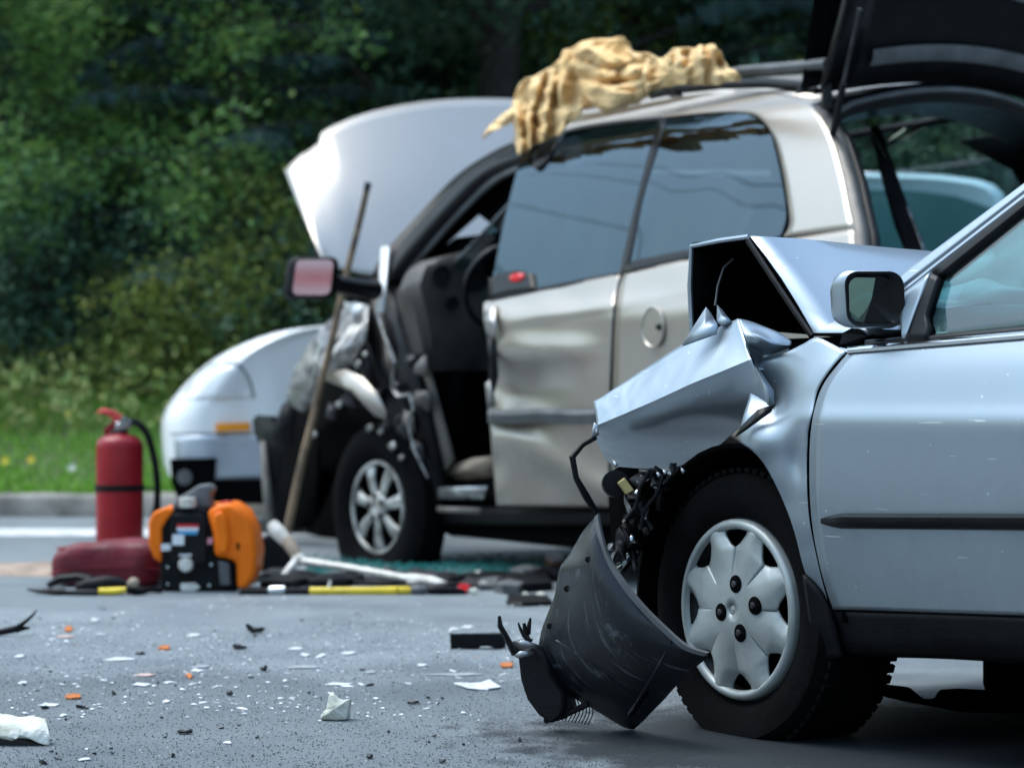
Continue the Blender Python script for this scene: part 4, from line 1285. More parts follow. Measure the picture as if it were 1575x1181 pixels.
mr = nt.nodes.new('ShaderNodeMapRange'); mr.inputs['From Min'].default_value = .78; mr.inputs['From Max'].default_value = 1.05; mr.inputs['To Max'].default_value = .75
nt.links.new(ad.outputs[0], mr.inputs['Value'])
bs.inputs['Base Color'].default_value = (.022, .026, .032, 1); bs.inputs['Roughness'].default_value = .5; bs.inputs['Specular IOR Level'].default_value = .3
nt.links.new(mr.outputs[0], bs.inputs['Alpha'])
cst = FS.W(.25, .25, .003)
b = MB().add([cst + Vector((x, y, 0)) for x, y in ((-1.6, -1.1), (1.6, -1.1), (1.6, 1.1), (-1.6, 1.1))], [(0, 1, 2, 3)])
o = mk('stain_and_shade', b, m, kind=None, smooth=None)
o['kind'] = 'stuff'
# ------------------------------------------------------------------ the champagne minivan
FV = Frame(583, 10.8, 61)
WV = [(.15, .10), (.30, .068), (.45, .036), (.62, .0), (.85, -.034), (1.03, -.052), (1.085, -.047), (1.14, -.014), (1.2, .012), (1.5, .125), (1.72, .225), (1.80, .28), (1.88, .37), (1.95, .5)]
def wV(z): return sinterp(WV, z)
VOUT = FV.W(1.5, -6, 1.0)
VIN = 1.74
Z = Vector((0, 0, 1))
VAX = (FV.a, FV.b, Z)
van = thing('gold_minivan', 'champagne minivan with its hood and tailgate up and the front door torn away', 'minivan', FV.O, FV.rz)
def v_on(d=0.0): return lambda u, v: FV.on(u, v, wV, d)

def vline(u): return 500 + (455 - 500) * (u - 785) / (1060 - 785)      # the pressed line under the windows
def ddent(u, v):
    d = .012 / (1 + math.exp(-(v - vline(u)) / 2.2)) * min(1, max(0, (u - 770) / 60))
    d += .075 * math.exp(-((u - 800) / 62) ** 2 - ((v - 600) / 40) ** 2)
    d -= .030 * math.exp(-((u - 850) / 70) ** 2 - ((v - (540 - .0004 * (u - 820) ** 2)) / 22) ** 2)
    s = (u - 775) * .62 - (v - 660)
    d -= .022 * math.exp(-(s / 26) ** 2) * max(0, min(1, (v - 655) / 20))
    d += .02 * math.exp(-((u - 760) / 14) ** 2) * (.5 + .5 * math.sin(v * .09)) 
    d += .006 * noise.noise((u * .018, v * .018, 8))
    return d
cols = [[(754, 461), (747, 490), (751, 530), (758, 585), (752, 628)], [(800, 452), (800, 500), (800, 540), (800, 590), (800, 629)],
        [(870, 438), (866, 490), (866, 540), (866, 590), (866, 630)], [(954, 422), (944, 470), (940, 540), (938, 590), (937, 631)]]
cols2 = [[(752, 628), (754, 655), (757, 700), (764, 778)], [(800, 629), (800, 655), (800, 700), (800, 778)], [(866, 630), (866, 655), (866, 700), (866, 779)], [(937, 631), (937, 655), (936, 700), (936, 780)]]
cc = [a + b_[1:] for a, b_ in zip(cols, cols2)]
b = MB().loft(cc, 70, 40, lambda u, v: FV.on(u, v, wV, ddent(u, v)), vs=False)
sdoor = mk('sliding_door', orient(b, VOUT), M_GOLD, van, thick=.04, inner=M_DARK, recalc=False, label='dented sliding door')
rows = []
for q in range(31):
    u = 750 + (932 - 750) * q / 30
    hh = 10.5 + 2 * q / 30
    vc = 640 + 1.2 * math.sin(q * .35)
    bow = -.03 - .012 * math.sin(q / 30 * math.pi)
    rows.append([FV.on(u, vc - hh, wV, .01), FV.on(u, vc - hh, wV, bow), FV.on(u, vc - hh * .3, wV, bow - .012), FV.on(u, vc + hh, wV, bow), FV.on(u, vc + hh, wV, .04)])
mk('side_moulding', MB().grid(rows), M_GREY, sdoor, smooth=40, thick=.004)
def vshard(name, pts, d, mat, parent=van, thick=.01, jit=.0, sm=25, deps=None):
    V = [FV.on(u, v, wV, d + (deps[i] if deps else 0)) for i, (u, v) in enumerate(pts)]
    c = sum(V, Vector()) / len(V) - FV.b * jit
    n = len(V)
    b = MB().add(V + [c], [(i, (i + 1) % n, n) for i in range(n)])
    return mk(name, orient(b, VOUT), mat, parent, smooth=sm, thick=thick, recalc=False)
M_TORN = pm('torn_sheet_metal', (.42, .41, .39), .35, metal=.5, var=.6, scale=16, base2=(.06, .06, .06), bump=.6, bscale=30, detail=6)
M_TAN = pm('tan_trim', (.30, .24, .18), .7, var=.3)
M_JAMB = pm('jamb_paint', (.17, .155, .14), .45, var=.4, scale=8, metal=.2)
vshard('torn_edge', [(744, 466), (752, 462), (762, 470), (760, 492), (764, 505), (757, 520), (748, 512), (743, 490)], -.02, M_TORN, sdoor, jit=.02)
vshard('torn_edge', [(748, 512), (757, 520), (762, 545), (764, 580), (758, 604), (752, 585), (753, 545)], -.012, M_BLKTR, sdoor, jit=.012)
vshard('torn_edge', [(746, 590), (752, 585), (757, 606), (760, 626), (750, 628)], -.015, M_TORN, sdoor)

# rear quarter below the windows and the band of body round them
def qd(u, v):
    return .012 / (1 + math.exp(-(v - vline(u)) / 2.2)) + .004 * noise.noise((u * .015, v * .015, 2))
cols = [[(957, 421), (948, 470), (944, 540), (942, 620), (941, 700), (940, 780)], [(1060, 398), (1060, 470), (1060, 540), (1060, 620), (1060, 700), (1060, 786)],
        [(1190, 371), (1190, 450), (1190, 540), (1190, 620), (1190, 700), (1190, 792)], [(1313, 352), (1318, 440), (1323, 540), (1328, 620), (1332, 700), (1336, 800)]]
b = MB().loft(cols, 50, 36, lambda u, v: FV.on(u, v, wV, qd(u, v)), vs=False)
mk('rear_quarter', orient(b, VOUT), M_GOLD, van, thick=.04, inner=M_DARK, recalc=False)
prs = [[(800, 236), (786, 214)], [(880, 199), (868, 181)], [(950, 189), (945, 167)], [(1020, 181), (1020, 152)], [(1080, 175), (1080, 143)], [(1130, 173), (1140, 139)],
       [(1164, 179), (1200, 144)], [(1189, 209), (1247, 161)], [(1203, 259), (1277, 206)], [(1212, 310), (1296, 270)], [(1215, 345), (1307, 325)], [(1205, 364), (1313, 352)]]
band = MB().loft(prs, 10, 60, v_on())
mk('body_side', orient(band, VOUT), M_GOLD, van, thick=.03, inner=M_DARK, recalc=False, smooth=60)
EDGE = [FV.tz(*p[1], wV) for p in prs[:8]]
EDGEW = [wV(z) for t, z in EDGE]
REAR = [FV.tz(*p[1], wV) for p in prs[7:]] + [FV.tz(1318, 440, wV), FV.tz(1323, 540, wV), FV.tz(1330, 660, wV), FV.tz(1336, 800, wV)]
# roof from edge to edge
rows = []
for (t, z), w in zip(EDGE, EDGEW):
    rows.append([FV.W(t - (.10 * math.sin(math.pi * j / 14) if t < 1.2 else -.10 * math.sin(math.pi * j / 14) * max(0, (t - 2.6) / .4)), w + (VIN - 2 * w) * j / 14, z + .085 * math.sin(math.pi * j / 14) ** .8) for j in range(15)])
roofv = mk('roof', MB().grid(rows), M_GOLD, van, thick=.04, inner=M_DARK)
# windows
b = MB().loft([[(802, 236), (775, 340), (752, 459)], [(881, 200), (862, 320), (850, 440)], [(1014, 183), (982, 300), (954, 420)]], 16, 16, v_on(.006), smooth=False)
mk('window_pane', orient(b, VOUT), M_TINT, sdoor, recalc=False, smooth=60)
b = MB().loft([[(1023, 182), (1004, 230), (984, 310), (966, 404)], [(1075, 176), (1068, 260), (1062, 330), (1060, 386)], [(1130, 174), (1135, 250), (1132, 320), (1130, 376)],
               [(1160, 180), (1178, 250), (1185, 320), (1178, 370)], [(1188, 210), (1202, 270), (1211, 330), (1203, 362)]], 18, 20, v_on(.006))
for p in b.V: p += FV.b * .010 * noise.noise((p - FV.O) * 2.3)
mk('quarter_window', orient(b, VOUT), M_TINT, van, recalc=False, smooth=60)
def vstrip(name, a_, c_, mat, d, parent=van, thick=.012, nu=24):
    b = MB().loft([a_, c_], nu, 3, v_on(d))
    return mk(name, orient(b, VOUT), mat, parent, thick=thick, recalc=False)
vstrip('window_divider', [(1013, 182), (981, 300), (952, 425)], [(1025, 182), (988, 300), (968, 402), (958, 425)], M_BLKTR, .0)
vstrip('quarter_window_edge', [(963, 404), (1060, 384), (1190, 366)], [(960, 421), (1060, 399), (1195, 371)], M_BLKTR, -.001)
vstrip('door_gap', [(952, 425), (945, 470), (940, 540), (937, 640), (935, 780)], [(959, 423), (950, 470), (946, 540), (944, 640), (942, 780)], M_LINER, .016)
vstrip('window_edge', [(803, 232), (880, 196), (1015, 179)], [(803, 238), (880, 201), (1015, 184)], M_BLKTR, -.002, sdoor, .008)
vstrip('window_edge', [(830, 222), (848, 212), (862, 204)], [(818, 256), (832, 258), (868, 204)], M_BLKTR, -.004, sdoor, .008)
vstrip('window_edge', [(752, 458), (850, 438), (955, 418)], [(753, 463), (850, 443), (955, 423)], M_BLKTR, -.002, sdoor, .008)
b = MB().loft([[(752, 428), (752, 459)], [(790, 416), (790, 450)], [(818, 420), (822, 446)]], 5, 8, v_on(-.006))
hb = mk('window_lump', orient(b, VOUT), M_BLKTR, sdoor, thick=.03, recalc=False)
b = MB().lathe([(.001, -.006), (.8, -.005), (1, 0), (1, .02)], FV.on(794, 427, wV, -.012), FV.b, 20, FV.a)
c0 = FV.on(794, 427, wV, -.012)
for p in b.V:
    q = p - c0
    aa, bb_, zz = q.dot(FV.a), q.dot(FV.b), q.z
    p.xyz = c0 + FV.a * aa * .060 + FV.b * bb_ + Z * zz * .019
M_RED = pm('red_piece', (.80, .01, .02), .25, coat=.6, var=.1)
mk('red_piece', b, M_RED, sdoor)  # red disc on a black lump, laid over the lower pane
# fuel flap
c0 = FV.on(1005, 503, wV, .006)
mk('fuel_flap', MB().lathe([(.074, .004), (.078, -.003), (.073, -.006), (.070, -.002), (.04, -.003), (.001, -.003)], c0, FV.b, 36, FV.a), M_GOLD, van)
mk('fuel_flap_recess', MB().lathe([(.001, -.010), (.010, -.010), (.013, -.002)], FV.on(1014, 503, wV, .0), FV.b, 14, FV.a), M_BLKTR, van)

# front pillar and the open doorway
vstrip('windshield_pillar', [(570, 426), (590, 390), (630, 345), (700, 272), (760, 232), (806, 212)], [(604, 426), (640, 380), (700, 312), (750, 264), (806, 240)], M_BLKTR, .01, thick=.07)
vstrip('door_seal', [(604, 430), (640, 392), (700, 322), (755, 272), (800, 250)], [(612, 430), (646, 396), (704, 330), (758, 280), (800, 258)], M_GREY, .05, thick=.02)
vshard('pillar_panel', [(586, 380), (597, 379), (592, 440), (588, 481), (577, 479), (582, 430)], -.012, M_WHITE)
vshard('hinge_pillar', [(574, 424), (604, 420), (618, 470), (640, 590), (676, 740), (668, 790), (640, 790), (610, 690), (588, 600), (566, 520)], .05, M_BLKTR, thick=.05, jit=.02)
vshard('door_jamb', [(621, 471), (650, 471), (653, 545), (697, 706), (676, 736), (642, 600), (627, 545)], .09, M_JAMB, jit=.02)
vshard('crumpled_fender', [(441, 608), (450, 575), (470, 535), (500, 498), (545, 462), (566, 470), (562, 520), (540, 560), (500, 575), (490, 612), (465, 634), (446, 622)], -.02, M_TORN, jit=.03, deps=[.05, 0, .04, .02, .08, .05, 0, .03, -.02, .06, 0, .05])
vshard('arch_lip', [(498, 580), (510, 570), (530, 568), (557, 580), (578, 604), (593, 634), (591, 645), (577, 640), (564, 616), (542, 596), (522, 588), (504, 586)], -.045, M_GOLD, jit=.02)
vshard('mirror_foot', [(528, 464), (557, 468), (553, 482), (534, 484)], -.02, M_WHITE)
vshard('bumper_end', [(388, 646), (395, 638), (436, 641), (434, 622), (440, 619), (452, 640), (448, 690), (430, 705), (424, 800), (414, 800), (403, 690), (391, 668)], .06, M_BLKPL, jit=.03)
vshard('inner_fender_strip', [(400, 678), (407, 680), (412, 722), (417, 800), (409, 812), (403, 745)], .02, M_JAMB)
vshard('arch_liner', [(430, 630), (560, 590), (640, 660), (650, 800), (560, 858), (500, 856), (470, 812), (440, 816), (412, 800)], .55, M_LINER, thick=.05)
vshard('engine_bay', [(442, 615), (500, 500), (575, 410), (620, 420), (700, 580), (690, 775), (640, 800), (600, 640), (540, 610), (500, 660), (485, 790), (470, 812), (430, 812), (405, 690)], .20, M_LINER, thick=.05)
vshard('sill_plate', [(673, 750), (748, 748), (742, 768), (673, 767)], .02, M_STEEL)
vshard('sill_plate', [(672, 779), (738, 782), (738, 791), (672, 787)], .0, M_JAMB)
vshard('floor_carpet', [(680, 737), (700, 714), (728, 704), (756, 702), (757, 734), (720, 738)], .14, M_TAN, jit=.03, thick=.03)
b = MB().loft([[(640, 786), (700, 782), (770, 784), (940, 786), (1336, 805)], [(655, 808), (700, 807), (770, 807), (940, 808), (1340, 828)]], 30, 3, v_on(.075), smooth=False)
mk('sill', orient(b, VOUT), M_BLKPL, van, thick=.05, recalc=False)
crng = random.Random(4)
V = [(580, 482), (590, 512), (600, 538), (607, 557), (603, 580), (604, 598), (613, 609), (630, 606), (636, 628), (626, 645), (636, 690), (658, 735)]
mk('torn_weatherstrip', MB().tube([FV.on(u, v, wV, -.01) for u, v in V], [crng.uniform(.006, .014) for _ in V], 6, flat=.5), M_TORN, van)
for (u, v, s) in ((549, 561, 6), (567, 658, 5), (584, 664, 4), (602, 686, 6), (616, 704, 4), (482, 668, 4), (520, 622, 5), (560, 545, 4)):
    vshard('metal_scrap', [(u - s, v - s * .4), (u + s * .4, v - s * 1.2), (u + s, v + s * .3), (u - s * .2, v + s * 1.3)], -.02, M_TORN)
for k in range(24):
    u0, v0 = crng.uniform(500, 640), crng.uniform(520, 720)
    vshard('metal_scrap', [(u0, v0), (u0 + crng.uniform(8, 22), v0 + crng.uniform(-20, 12)), (u0 + crng.uniform(6, 24), v0 + crng.uniform(14, 40)), (u0 - 5, v0 + crng.uniform(8, 26))], .03, M_DSTEEL if k % 3 else M_JAMB, jit=.02)

# raised hood
TOPH = [(437, 262, 11.75), (462, 238, 11.82), (486, 225, 11.89), (491, 211, 11.91), (502, 199, 11.94), (560, 175, 12.11), (640, 158, 12.34), (720, 152, 12.58), (810, 154, 12.84), (900, 168, 13.10)]
BOTH = [(494, 396, 10.98), (506, 408, 11.01), (520, 414, 11.05), (540, 418, 11.11), (570, 425, 11.20), (620, 420, 11.34), (680, 412, 11.51), (750, 405, 11.71), (830, 400, 11.93), (900, 400, 12.13)]
MIDH = [(a[0]*.5 + c[0]*.5, a[1]*.5 + c[1]*.5, a[2]*.5 + c[2]*.5 - .05 * math.sin(math.pi * i / 9)) for i, (a, c) in enumerate(zip(TOPH, BOTH))]
MIDH[0] = (464, 327, 11.38)
b = MB().loft([TOPH, MIDH, BOTH], 30, 20, P)
mk('raised_hood', orient(b, (0, 0, 3)), M_WHITE if False else M_GOLD, van, thick=.02, inner=M_DARK, recalc=False, smooth=60)

# door mirror on its bracket
def vr(hw, hh, dy, dx=0.0, r=14):
    return [P(u, v, 10.42) + (-FV.a) * dy + Vector((dx, 0, 0)) for u, v in rrect(484, 427, hw, hh, r, skew=-.12)]
b = MB().grid([vr(31, 29, 0), vr(36, 32, .01), vr(38, 33, .06), vr(34, 29, .13, .02), vr(20, 18, .18, .03), vr(1, 1, .19, .03, .5)], True)
vm = mk('door_mirror', b, M_BLKPL, van)
gl = [P(u, v, 10.42) - FV.a * .006 for u, v in rrect(483, 427, 29, 27, 9, skew=-.12)]
gc = sum(gl, Vector()) / len(gl)
M_VMIR = pm('mirror_silver_grey', (.66, .66, .70), .06, metal=1, var=.02, rvar=.01)
# aimed to the road behind, where the fire engine stands
nm = ((Vector((0, 0, CH)) - gc).normalized() + (Vector((-6.6, -14, 1.55)) - gc).normalized()).normalized()
mk('mirror_glass', MB().poly([p + Vector((0, -(nm.x * (p.x - gc.x) + nm.z * (p.z - gc.z)) / nm.y - (p.y - gc.y) - .02, 0)) for p in gl]), M_VMIR, vm, smooth=None)
mk('mirror_arm', MB().tube([P(512, 436, 10.55), P(545, 442, 10.7), P(575, 446, 10.8)], [.05, .055, .06], 10, flat=.8), M_BLKPL, vm)

# front wheel
HV = FV.W(-.05, .02, .252)
WAX = (Matrix.Rotation(R(8), 3, 'Z') @ FV.b)
WAA = (Matrix.Rotation(R(8), 3, 'Z') @ FV.a)
vw = mk('front_wheel', MB().lathe([(.001, .06), (.12, .06), (.19, .045), (.205, .0), (.215, -.004), (.222, .01), (.222, .2), (.02, .2)], HV, WAX, 40, WAA), M_LINER, van)
b = MB().lathe([(.215, .0), (.24, -.016), (.29, -.030), (.345, -.022), (.385, .0), (.395, .03), (.393, .10), (.37, .13), (.22, .13)], HV, WAX, 80, WAA)
for p in b.V:
    if p.z < .16:
        k = max(0, (.16 - p.z) / .28)
        p.z = max(p.z, .004 + .03 * max(0, p.z))
        p -= WAX * .06 * min(k, 1) ** 2 * (1 if (p - HV).dot(WAX) < .06 else -1)
mk('tyre', b, M_RUBBER, vw)
def vc_(r, an, h): return HV + (WAA * math.cos(an) + Z * math.sin(an)) * r - WAX * h
b = MB().grid([[vc_(r, 2 * math.pi * k / 40, h) for k in range(40)] for r, h in ((.001, .02), (.03, .02), (.05, .012), (.075, .006))], True)
for q in range(7):
    a0 = 2 * math.pi * q / 7 + .2
    rows = []
    for r, hw, h in ((.05, .40, .010), (.085, .30, .010), (.12, .23, .012), (.16, .20, .008), (.19, .21, .002), (.212, .24, -.006)):
        rows.append([vc_(r, a0 + hw * s, h - .012 * abs(s) ** 2) for s in (-1, -.6, -.1, 0, .1, .6, 1)])
        rows[-1][3] = vc_(r, a0, h - .012)
    b.grid(rows)
mk('alloy_spokes', b, M_ALLOY, vw, thick=.02, smooth=35)
mk('alloy_ring', MB().lathe([(.198, .0), (.203, -.01), (.214, -.012), (.22, .0)], HV, WAX, 56, WAA), M_ALLOY, vw)
for q in range(5):
    an = 2 * math.pi * q / 5 + .5
    mk('bolt_recess', MB().lathe([(.014, .0), (.012, -.004), (.001, -.002)], vc_(.055, an, .016), WAX, 12, WAA), M_LINER, vw)
for t0, w0 in ((2.75, .0), (0, VIN), (2.75, VIN)):
    sg = 1 if w0 < 1 else -1
    c = FV.W(t0, w0, .32)
    ww = mk('rear_wheel' if t0 > 1 else 'front_wheel', MB().lathe([(.001, .02), (.2, .0), (.215, .01), (.2, .2)], c, FV.b * sg, 32, FV.a), M_COVER, van)
    mk('tyre', MB().lathe([(.21, .0), (.25, -.012), (.30, -.01), (.322, .03), (.322, .17), (.3, .2), (.2, .2)], c, FV.b * sg, 48, FV.a), M_RUBBER, ww)

# inside: floor, dash, far wall, seats
b = MB()
b.box(FV.W(1.35, .87, .36), (3.4, 1.36, .12), VAX)
b.box(FV.W(-.35, .9, .62), (.7, 1.2, .6), VAX)
b.box(FV.W(1.5, .87, .235), (2.6, 1.3, .21), VAX)
mk('underbody', b, M_LINER, van, smooth=None, bevel=.03)
M_DASHV = pm('dash_plastic', (.05, .045, .04), .5, var=.4, scale=5)
b = MB().loft([[(612, 452, 10.50), (625, 420, 10.52), (648, 402, 10.55)], [(640, 440, 10.36), (660, 405, 10.42), (690, 392, 10.6)], [(690, 440, 10.45), (705, 395, 10.55), (735, 382, 10.75)], [(760, 440, 10.6), (770, 392, 10.7), (790, 378, 10.9)], [(900, 440, 10.95), (905, 400, 11.0), (910, 380, 11.2)]], 6, 16, P)
b.loft([[(612, 452, 10.50), (625, 500, 10.48), (640, 560, 10.5)], [(640, 440, 10.36), (650, 500, 10.36), (660, 570, 10.42)], [(690, 440, 10.45), (690, 500, 10.45), (690, 570, 10.5)], [(760, 440, 10.6), (760, 500, 10.6), (760, 570, 10.65)], [(900, 440, 10.95), (900, 500, 10.95), (900, 570, 10.98)]], 6, 16, P)
mk('dashboard', b, M_DASHV, van, weld=.002)
for (u, v, r) in ((678, 424, .045), (730, 430, .055), (695, 466, .03)):
    mk('dash_vent', MB().lathe([(r, .01), (r, -.02), (r * .8, -.02), (r * .7, .0), (.001, .0)], P(u, v, 10.38 + (u - 650) * .0015), (-.3, 1, 0), 20), M_BLKTR, van)
c0 = P(775, 440, 10.3)
sx = (FV.a * .4 + Z * .9).normalized()
mk('steering_wheel', MB().tube([c0 + (FV.b * math.cos(q * math.pi / 12) + sx * math.sin(q * math.pi / 12)) * .19 for q in range(25)], .016, 8, False), M_BLKTR, van)
# far side: wall below, glass above, black sheets before the front window
def far(t, z): return FV.W(t, VIN - wV(z), z)
b = MB().grid([[far(t, z) for z in (.25, .5, .8, 1.05, 1.17)] for t in (-.6, -.3, 0, .5, 1, 1.6, 2.2, 2.7, 3.1)])
mk('far_side', b, M_GOLD, van, thick=.04, inner=M_DARK)
b = MB()
for t0, t1, t2, t3 in ((.30, 1.05, .42, 1.12), (.98, .85, 1.10, 1.15), (2.75, 2.55, 3.1, 2.98)):
    b = MB().add([far(t0, 1.17), far(t2, 1.17), far(t3, 1.74), far(t1, 1.74)], [(0, 1, 2, 3)])
    mk('far_pillar', b, M_DARK, van, thick=.06, smooth=None)
b = MB().grid([[far(t, z) for z in (1.17, 1.45, 1.72)] for t in (1.1, 1.6, 1.95, 2.05, 2.4, 2.75)])
M_FARG = glass('privacy_glass', (.66, .80, .82), ior=1.25)
mk('far_window', b, M_FARG, van, thick=.004)
# black sheets fill the doorway view, leaving a small triangular gap
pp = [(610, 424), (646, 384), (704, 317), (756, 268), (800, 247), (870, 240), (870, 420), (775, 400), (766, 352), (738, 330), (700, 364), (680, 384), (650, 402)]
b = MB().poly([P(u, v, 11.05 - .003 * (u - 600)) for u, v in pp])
bmv = mk('black_sheet', b, M_LINER, van, thick=.01, smooth=None)
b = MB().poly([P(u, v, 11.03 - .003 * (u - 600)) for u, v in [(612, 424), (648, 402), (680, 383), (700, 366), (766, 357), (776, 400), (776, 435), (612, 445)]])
mk('black_sheet', b, M_LINER, van, thick=.01, smooth=None)
b = MB()
for (t, w) in ((1.1, .45),):
    b.box(FV.W(t, w, .66), (.48, .5, .2), VAX)
    ax = ((FV.a - Z * .2).normalized(), FV.b, (Z + FV.a * .2).normalized())
    b.box(FV.W(t + .28, w, 1.0), (.15, .48, .7), ax)
    b.box(FV.W(t + .36, w, 1.42), (.1, .26, .16), ax)
mk('seats', b, M_DARK, van, smooth=None, bevel=.05)
b = MB().grid([[FV.W(.18 + .85 * k / 6, .08 + .2 * k / 6 + (1.58 - .4 * k / 6) * j / 8, 1.17 + .58 * k / 6) for j in range(9)] for k in range(7)])
mk('windshield', b, M_CLEAR, van, thick=.005)
far_f = MB().grid([[FV.W(t, VIN - .02 - .1 * (t < -.4), z) for z in (.3, .6, .9, 1.05)] for t in (-.95, -.6, -.3, .0)])
mk('far_fender', far_f, M_GOLD, van, thick=.03, inner=M_DARK)

# rear opening: jambs, seal, header, tailgate and its stay
rows = []
for t, z in REAR:
    w = wV(z)
    rows.append([FV.W(t, w, z), FV.W(t + .015, w + .03, z), FV.W(t + .005, w + .065, z - .01)])
b = MB().grid(rows)
mk('rear_jamb', b, M_JAMB, van, thick=.01)
rows = []
for t, z in REAR:
    w = wV(z)
    rows.append([FV.W(t + .01, w + .065, z - .01), FV.W(t + .02, w + .085, z - .02), FV.W(t - .0, w + .11, z - .03), FV.W(t - .5, w + .09, z - .03)])
mk('rear_seal', MB().grid(rows), M_BLKTR, van, thick=.01)
tr, zr = REAR[0]
wr = wV(zr)
rows = []
for j in range(21):
    f = j / 20
    w = wr + .03 + (VIN - 2 * wr - .06) * f
    zc = zr - .01 + .115 * math.sin(math.pi * f) ** .75 - (.08 * (1 - min(1, f / .08)) ** 2 + .08 * (1 - min(1, (1 - f) / .08)) ** 2)
    tt = tr + .10 * math.sin(math.pi * f)
    rows.append([FV.W(tt - .02, w, zc + .0), FV.W(tt + .03, w, zc - .02), FV.W(tt + .01, w, zc - .075), FV.W(tt - .2, w, zc - .10)])
b = MB().grid(rows)
mk('rear_header', b, M_BLKTR, van, thick=.01)
mk('header_seal', MB().tube([r_[1] + Z * -.012 for r_ in rows], .012, 6), M_GREY, van)
rows = []
for t, z in REAR:
    w = VIN - wV(z)
    rows.append([FV.W(t, w, z), FV.W(t + .01, w - .1, z - .02), FV.W(t - .5, w - .1, z - .02)])
mk('rear_jamb', MB().grid(rows), M_BLKTR, van, thick=.01)
b = MB()
b.add([P(1338, 196, 8.75), P(1352, 192, 8.75), P(1424, 392, 8.2), P(1400, 398, 8.2), P(1372, 330, 8.4), P(1350, 250, 8.6)], [(0, 1, 2, 3, 4, 5)])
mk('inner_pillar', b, M_DARK, van, thick=.06, smooth=None)
mk('pillar_edge', MB().tube([P(1344, 202, 8.68), P(1366, 243, 8.58)], .009, 6, flat=.5), M_SHINY, van)
mk('pillar_edge', MB().tube([P(1396, 318, 8.32), P(1410, 352, 8.25), P(1424, 392, 8.15)], .006, 6, flat=.5), M_SHINY, van)
for (a_, c_) in (((1360, 219), (1390, 198)), ((1366, 224), (1421, 194))):
    mk('bright_rod', MB().tube([P(a_[0], a_[1], 8.75), P(c_[0], c_[1], 8.95)], .008, 6), M_SHINY, van)  # two thin bright rods across the rear opening
# tailgate, swung right up
gd = (FV.a * .36 + Z * .93).normalized()
gn = (FV.a * .93 - Z * .36).normalized()
gl0 = FV.W(tr + .06, wr - .02, zr + .02)
gw = VIN - 2 * wr + .04
def gp(s, f, n=0.0): return gl0 + gd * s + FV.b * (gw * f) + gn * n + Z * (.08 * math.sin(math.pi * f))
rows = [[gp(s, f, n) for f in [k / 16 for k in range(17)]] for s, n in ((0, -.02), (.05, .02), (.12, .035), (.2, .02), (.34, .05), (.38, .02), (.42, .015), (.60, .015), (.70, .02), (.74, .05), (.95, .06), (1.02, .02), (1.02, -.1), (.5, -.16), (0, -.10))]
gate = mk('tailgate', MB().grid(rows), M_BLKPL, van, smooth=40)
b = MB()
for f0, f1 in ((0.0, .10), (.90, 1.0)):
    b = MB().grid([[gp(s, f0 + (f1 - f0) * k / 3, n) for k in range(4)] for s, n in ((.04, .04), (.3, .06), (.7, .06), (1.0, .04))])
    mk('tailgate_frame', b, M_BLKTR, gate, thick=.03)
mk('tailgate_trim', MB().grid([[gp(s, f, n) for f in [.14 + .72 * k / 12 for k in range(13)]] for s, n in ((.10, .052), (.13, .06), (.16, .052))]), M_GREY, gate)
mk('tailgate_trim', MB().grid([[gp(s + .05 * math.sin(f * 7), f, n) for f in [.16 + .7 * k / 12 for k in range(13)]] for s, n in ((.375, .03), (.395, .055), (.44, .03))]), M_GREY, gate)
mk('gas_strut', MB().tube([P(1281, 207, 8.1), P(1297, 130, 7.95)], .013, 8), M_BLKTR, van)
mk('gas_strut', MB().tube([P(1297, 130, 7.95), P(1322, 14, 7.75)], .007, 8), M_DSTEEL, van)

# roof rack
rk = []
for (u, v) in ((1002, 149), (1040, 138), (1110, 130), (1180, 128), (1235, 133), (1256, 139)):
    t, z = FV.hit(u, v, .40)
    rk.append(FV.W(t, .40, z))
mk('rack_rail', MB().tube(rk, [.012, .02, .02, .02, .02, .012], 8), M_BLKTR, van)
far_r = [P(1098, 116, 8.9), P(1140, 109, 8.75), P(1200, 105, 8.5), P(1272, 98, 8.25)]
mk('rack_bar', MB().tube(far_r, [.014, .018, .02, .02], 8), M_GREY, van)
mk('rack_rail', MB().tube([FV.W(t, VIN - .42, 1.86) for t in (1.0, 1.6, 2.2, 2.9)], .018, 8), M_BLKTR, van)
for i in (1, 4):
    mk('rack_foot', MB().tube([rk[i] + Z * .0, rk[i] - Z * .03], [.018, .03], 8), M_BLKTR, van)
mk('rack_foot', MB().tube([far_r[3], far_r[3] - Z * .16], [.014, .022], 8), M_BLKTR, van)

# ------------------------------------------------------------------ the white van standing behind
FW = 13.25
def WB(u, v, d=0.0): return P(u, v, FW + d)
wvan = thing('white_van', 'white van behind the gold minivan showing its headlight and amber marker', 'van', (0.4, FW + .95, 0))
SC_ = FW / FPX
prof = [(255, 649), (260, 632), (283, 598), (313, 565), (349, 538), (396, 517), (443, 505), (500, 498), (560, 480), (700, 330), (760, 285), (850, 265), (1100, 258), (1380, 262), (1480, 268), (1540, 282), (1556, 320), (1562, 500), (1560, 700), (1550, 745), (1200, 752), (800, 752), (500, 752), (400, 750), (300, 748), (266, 735), (257, 700)]
pr = [( (u - UC) * SC_, CH - (v - VH) * SC_) for u, v in prof]
pr = resample(pr + [pr[0]], 150)[:-1]
cx, cz = .45, .95
def ring(w, sc_, nose):
    out = []
    for x, z in pr:
        x2 = cx + (x - cx) * sc_; z2 = cz + (z - cz) * sc_ if z > .5 else z
        k = max(0, min(1, (-1.0 - x) / .9))
        x2 += nose * k
        # side windows lean in above the belt
        out.append(Vector((x2, FW + w, z2)))
    return out
W_ = 1.9
